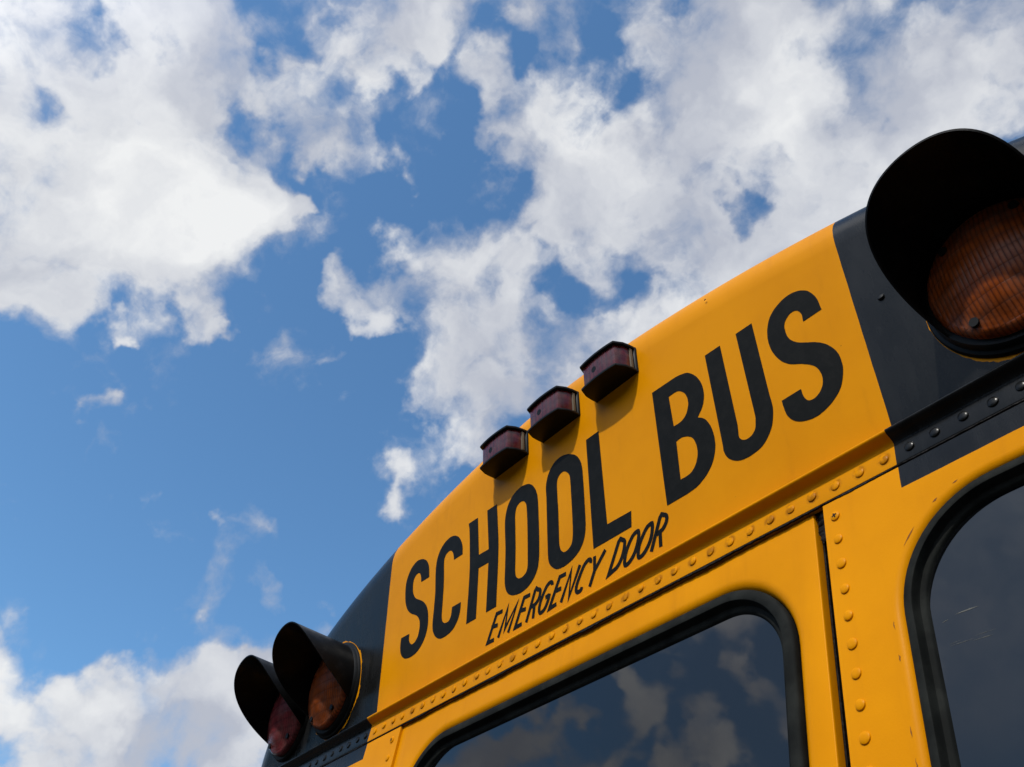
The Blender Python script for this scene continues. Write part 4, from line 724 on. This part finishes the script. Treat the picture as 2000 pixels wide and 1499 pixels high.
# ---- marker lights (three across the top)
def frame_matrix(x, u, off=0.0):
    ex = Vector((1, 0, 0)); ey = Vector((0, ST, CT)); ez = Vector((0, -CT, ST))
    m_ = Matrix((ex, ey, ez)).transposed().to_4x4(); m_.translation = HP(x, u, off)
    return m_
def prism(mb, plan, y0, y1, k=0):
    """plan: list of (x, z) seen from above, extruded between heights y0..y1 (local panel frame, units)"""
    n = len(plan)
    a = [Vector((x*S, y0*S, z*S)) for x, z in plan]; b = [Vector((x*S, y1*S, z*S)) for x, z in plan]
    mb.add(a+b, [[i, n+i, n+(i+1) % n, (i+1) % n] for i in range(n)], k)
    mb.add(a, [list(range(n))], k); mb.add(b, [list(reversed(range(n)))], k)
def local(name, mb, material, parent, mw, smooth=False, bev=0.0):
    o = mb.build(name, material, None, smooth)
    bm = bmesh.new(); bm.from_mesh(o.data)
    bmesh.ops.recalc_face_normals(bm, faces=bm.faces)
    if bev:
        bmesh.ops.remove_doubles(bm, verts=bm.verts, dist=1e-6)
        es = [e for e in bm.edges if len(e.link_faces) == 2 and e.calc_face_angle() > 0.5]
        bmesh.ops.bevel(bm, geom=es, offset=bev*S, segments=2, affect='EDGES', profile=0.7)
    bm.to_mesh(o.data); bm.free()
    if bev:
        for p_ in o.data.polygons: p_.use_smooth = True
        try: o.data.set_sharp_from_angle(angle=math.radians(35))
        except Exception: pass
    o.parent = parent; o.matrix_world = mw
    return o
def plan(w0, w1, d, bulge=0.10, back=0.0):
    """half-widths at base / nose, depth; the nose is slightly bowed"""
    pts = [(w0, back), (w0*0.995, d*0.30), (w0*0.96, d*0.58), (w1, d*0.93)]
    for k in range(1, 8):
        q = 1-2*k/8.0
        pts.append((w1*q, d*0.93+bulge*(1-q*q)))
    pts += [(-w1, d*0.93), (-w0*0.96, d*0.58), (-w0*0.995, d*0.30), (-w0, back)]
    return pts
def marker(cx, u0=10.63):
    mw = frame_matrix(cx, u0)
    mb = MB()
    prism(mb, plan(1.58, 1.30, 0.22, 0.0), -0.80, 0.80)                # base tray
    prism(mb, plan(1.56, 1.27, 1.42, 0.10, 0.1), -0.80, -0.66)         # lower plate
    prism(mb, plan(1.56, 1.27, 1.42, 0.10, 0.1), 0.66, 0.80)           # upper plate
    mb2 = MB()
    for q in mb.f: pass
    h = local('marker_light', mb, HOUSE, bus, mw, bev=0.05)
    mb = MB(); prism(mb, plan(1.42, 1.17, 1.27, 0.09, 0.15), -0.655, 0.655)
    ln = local('lens', mb, REDM, h, mw, bev=0.09)
    for sx in (-1, 1):
      mb = MB(); prism(mb, [(sx*1.50, 0.24), (sx*1.50, 0.40), (sx*1.36, 0.40), (sx*1.36, 0.24)], -0.60, 0.60)
      local('lens_gasket', mb, mat('aged_gasket', (0.12, 0.10, 0.065), 0.7) if 'aged_gasket' not in bpy.data.materials else bpy.data.materials['aged_gasket'], h, mw, bev=0.02)
    mb = MB(); n = 14
    pl = [(-0.30+0.17*math.cos(2*math.pi*i/n), 0.17*math.sin(2*math.pi*i/n)) for i in range(n)]
    a = [Vector((x*S, y*S, 1.20*S)) for x, y in pl]; b = [Vector((x*S, y*S, 1.275*S)) for x, y in pl]
    mb.add(a+b, [[i, (i+1) % n, n+(i+1) % n, n+i] for i in range(n)]); mb.add(b, [list(range(n))])
    local('screw', mb, HOUSE, h, mw)
    return h
for cx in (4.58, 0.14, -4.26): marker(cx)

# ---- hooded warning lamps
AL = -0.062
ax = Vector((0, -math.cos(AL), math.sin(AL)))
axl = Vector((0, ax.dot(Vector((0, ST, CT))), ax.dot(Vector((0, -CT, ST)))))
HR = 2.77
def hoodL(a): return 1.631+3.348*math.cos(a)-0.8*math.cos(2*a)
def revolve(mb, pr, n=64):
    for (ra, za), (rb, zb) in zip(pr, pr[1:]):
        a = [Vector((ra*math.cos(2*math.pi*i/n)*S, ra*math.sin(2*math.pi*i/n)*S, za*S)) for i in range(n)]
        b = [Vector((rb*math.cos(2*math.pi*i/n)*S, rb*math.sin(2*math.pi*i/n)*S, zb*S)) for i in range(n)]
        strip(mb, a, b)
def warning_lamp(cx, lensm, off=0.0):
    mw = frame_matrix(cx, 2.79, off)
    mb = MB()
    revolve(mb, [(3.02, -0.25), (3.02, 0.06), (2.96, 0.16), (2.84, 0.20), (2.80, 0.32), (2.72, 0.42), (2.50, 0.44), (2.46, 0.30)])
    body = local('warning_lamp', mb, HOUSE, bus, mw, smooth=35)
    mb = MB()
    revolve(mb, [(2.52, 0.30), (2.52, 0.62), (2.46, 0.72), (2.36, 0.78), (2.30, 0.80), (2.24, 0.80), (2.16, 0.85), (2.09, 0.855), (2.02, 0.90),
                 (1.95, 0.92), (1.85, 0.98), (1.5, 1.13), (1.0, 1.25), (0.5, 1.31), (0.001, 1.33)], 72)
    local('lens', mb, lensm, body, mw, smooth=40)
    # hood
    mb = MB()
    lim = math.radians(124.5); n = 72; m_ = 10
    grid = []
    for rr in (HR, HR-0.075):
        g_ = []
        for i in range(n+1):
            a = -lim+2*lim*i/n
            Lh = max(hoodL(a), 0.03)
            row = []
            for k in range(m_+1):
                d = 0.12+(Lh-0.12)*k/m_ if Lh > 0.14 else 0.12+0.02*k/m_
                base = Vector((rr*math.sin(a), rr*math.cos(a), 0))+axl*d
                row.append(base*S)
            g_.append(row)
        grid.append(g_)
    A_, B_ = grid
    vs = [v for row in A_ for v in row]; w_ = m_+1
    mb.add(vs, [[i*w_+k, (i+1)*w_+k, (i+1)*w_+k+1, i*w_+k+1] for i in range(n) for k in range(m_)])
    vs = [v for row in B_ for v in row]
    mb.add(vs, [[i*w_+k+1, (i+1)*w_+k+1, (i+1)*w_+k, i*w_+k] for i in range(n) for k in range(m_)])
    ra = [r_[-1] for r_ in A_]; rb = [r_[-1] for r_ in B_]
    strip(mb, ra, rb, closed=False)
    for e in (0, n):
        strip(mb, A_[e], B_[e], closed=False)
    local('hood', mb, HOODM, body, mw, smooth=45)
    for a in (-38, -142, 142, 38):
        mb = MB(); n2 = 12
        c_ = (2.12*math.sin(math.radians(a)), 2.12*math.cos(math.radians(a)))
        pl = [(c_[0]+0.17*math.cos(2*math.pi*i/n2), c_[1]+0.17*math.sin(2*math.pi*i/n2)) for i in range(n2)]
        a_ = [Vector((x*S, y*S, 0.7*S)) for x, y in pl]; b_ = [Vector((x*S, y*S, 0.94*S)) for x, y in pl]
        mb.add(a_+b_, [[i, (i+1) % n2, n2+(i+1) % n2, n2+i] for i in range(n2)]); mb.add(b_, [list(range(n2))])
        local('screw', mb, HOUSE, body, mw)
    return body
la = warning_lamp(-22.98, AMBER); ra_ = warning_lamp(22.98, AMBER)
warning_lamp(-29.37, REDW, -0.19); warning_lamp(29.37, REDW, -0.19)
for o in bpy.data.objects:
    if o.name.startswith('warning_lamp'):
        o['label'] = 'hooded amber warning lamp' if abs(o.matrix_world.translation.x) < 26*S else 'hooded red warning lamp nearest the corner'

# ---- small fixings and plugs on the header
def plug(x, u, r, material):
    mb = MB()
    v_, f_ = dome(r*S, 0.5*r*S, 12, 3)
    rot = Matrix.Rotation(TH, 4, 'X')
    o = obj('screw', v_, f_, material, header, smooth=True)
    o.location = HP(x, u, 0); o.rotation_euler = (TH, 0, 0)
plug(18.72, 5.1, 0.15, HOUSE)
plug(10.85, 11.1, 0.06, HOUSE)

# ---- side windows along both sides
for sx in (-1, 1):
    for k in range(9):
        y0_ = 16+k*26.0
        mb = MB(); lo = rrect(y0_, y0_+21, -20, -4, 1.6, 6); li = rrect(y0_+.9, y0_+20.1, -19.1, -4.9, 1.1, 6)
        f3 = lambda xx: (lambda l: [P(sx*xx, a, b) for a, b in l])
        strip(mb, f3(35.9)(lo), f3(36.2)(lo)); strip(mb, f3(36.2)(lo), f3(36.2)(li)); strip(mb, f3(36.2)(li), f3(35.98)(li))
        w_o = local('side_window', mb, RUBBER, bus, Matrix.Identity(4), smooth=35)
        mb = MB(); fill(mb, [li], lambda a, b: P(sx*36.02, a, b)); local('pane', mb, GLASS, w_o, Matrix.Identity(4))

# ---- lower rear: bumper, wheels (out of frame, they carry the bus)
mb = MB(); box(mb, -36, 36, -3.5, 2.5, -68, -60)
local('bumper', mb, HOUSE, bus, Matrix.Identity(4), bev=0.6)
for sx in (-1, 1):
    for yy in (75, 235):
        mb = MB(); n = 40; r = 15.0
        pr = [(5.0, 0), (9, 0.5), (9.2, 0.2), (14.2, 0), (15.0, 1.0), (15.0, 7.0), (14.2, 8.0), (5, 8.0)]
        for (r1_, a1), (r2_, a2) in zip(pr, pr[1:]):
            A = [Vector((sx*(35.5-a1)*S, (yy+r1_*math.cos(2*math.pi*i/n))*S, 0.495+r1_*S*math.sin(2*math.pi*i/n))) for i in range(n)]
            B = [Vector((sx*(35.5-a2)*S, (yy+r2_*math.cos(2*math.pi*i/n))*S, 0.495+r2_*S*math.sin(2*math.pi*i/n))) for i in range(n)]
            strip(mb, A, B)
        local('wheel', mb, TYRE, bus, Matrix.Identity(4), smooth=35)
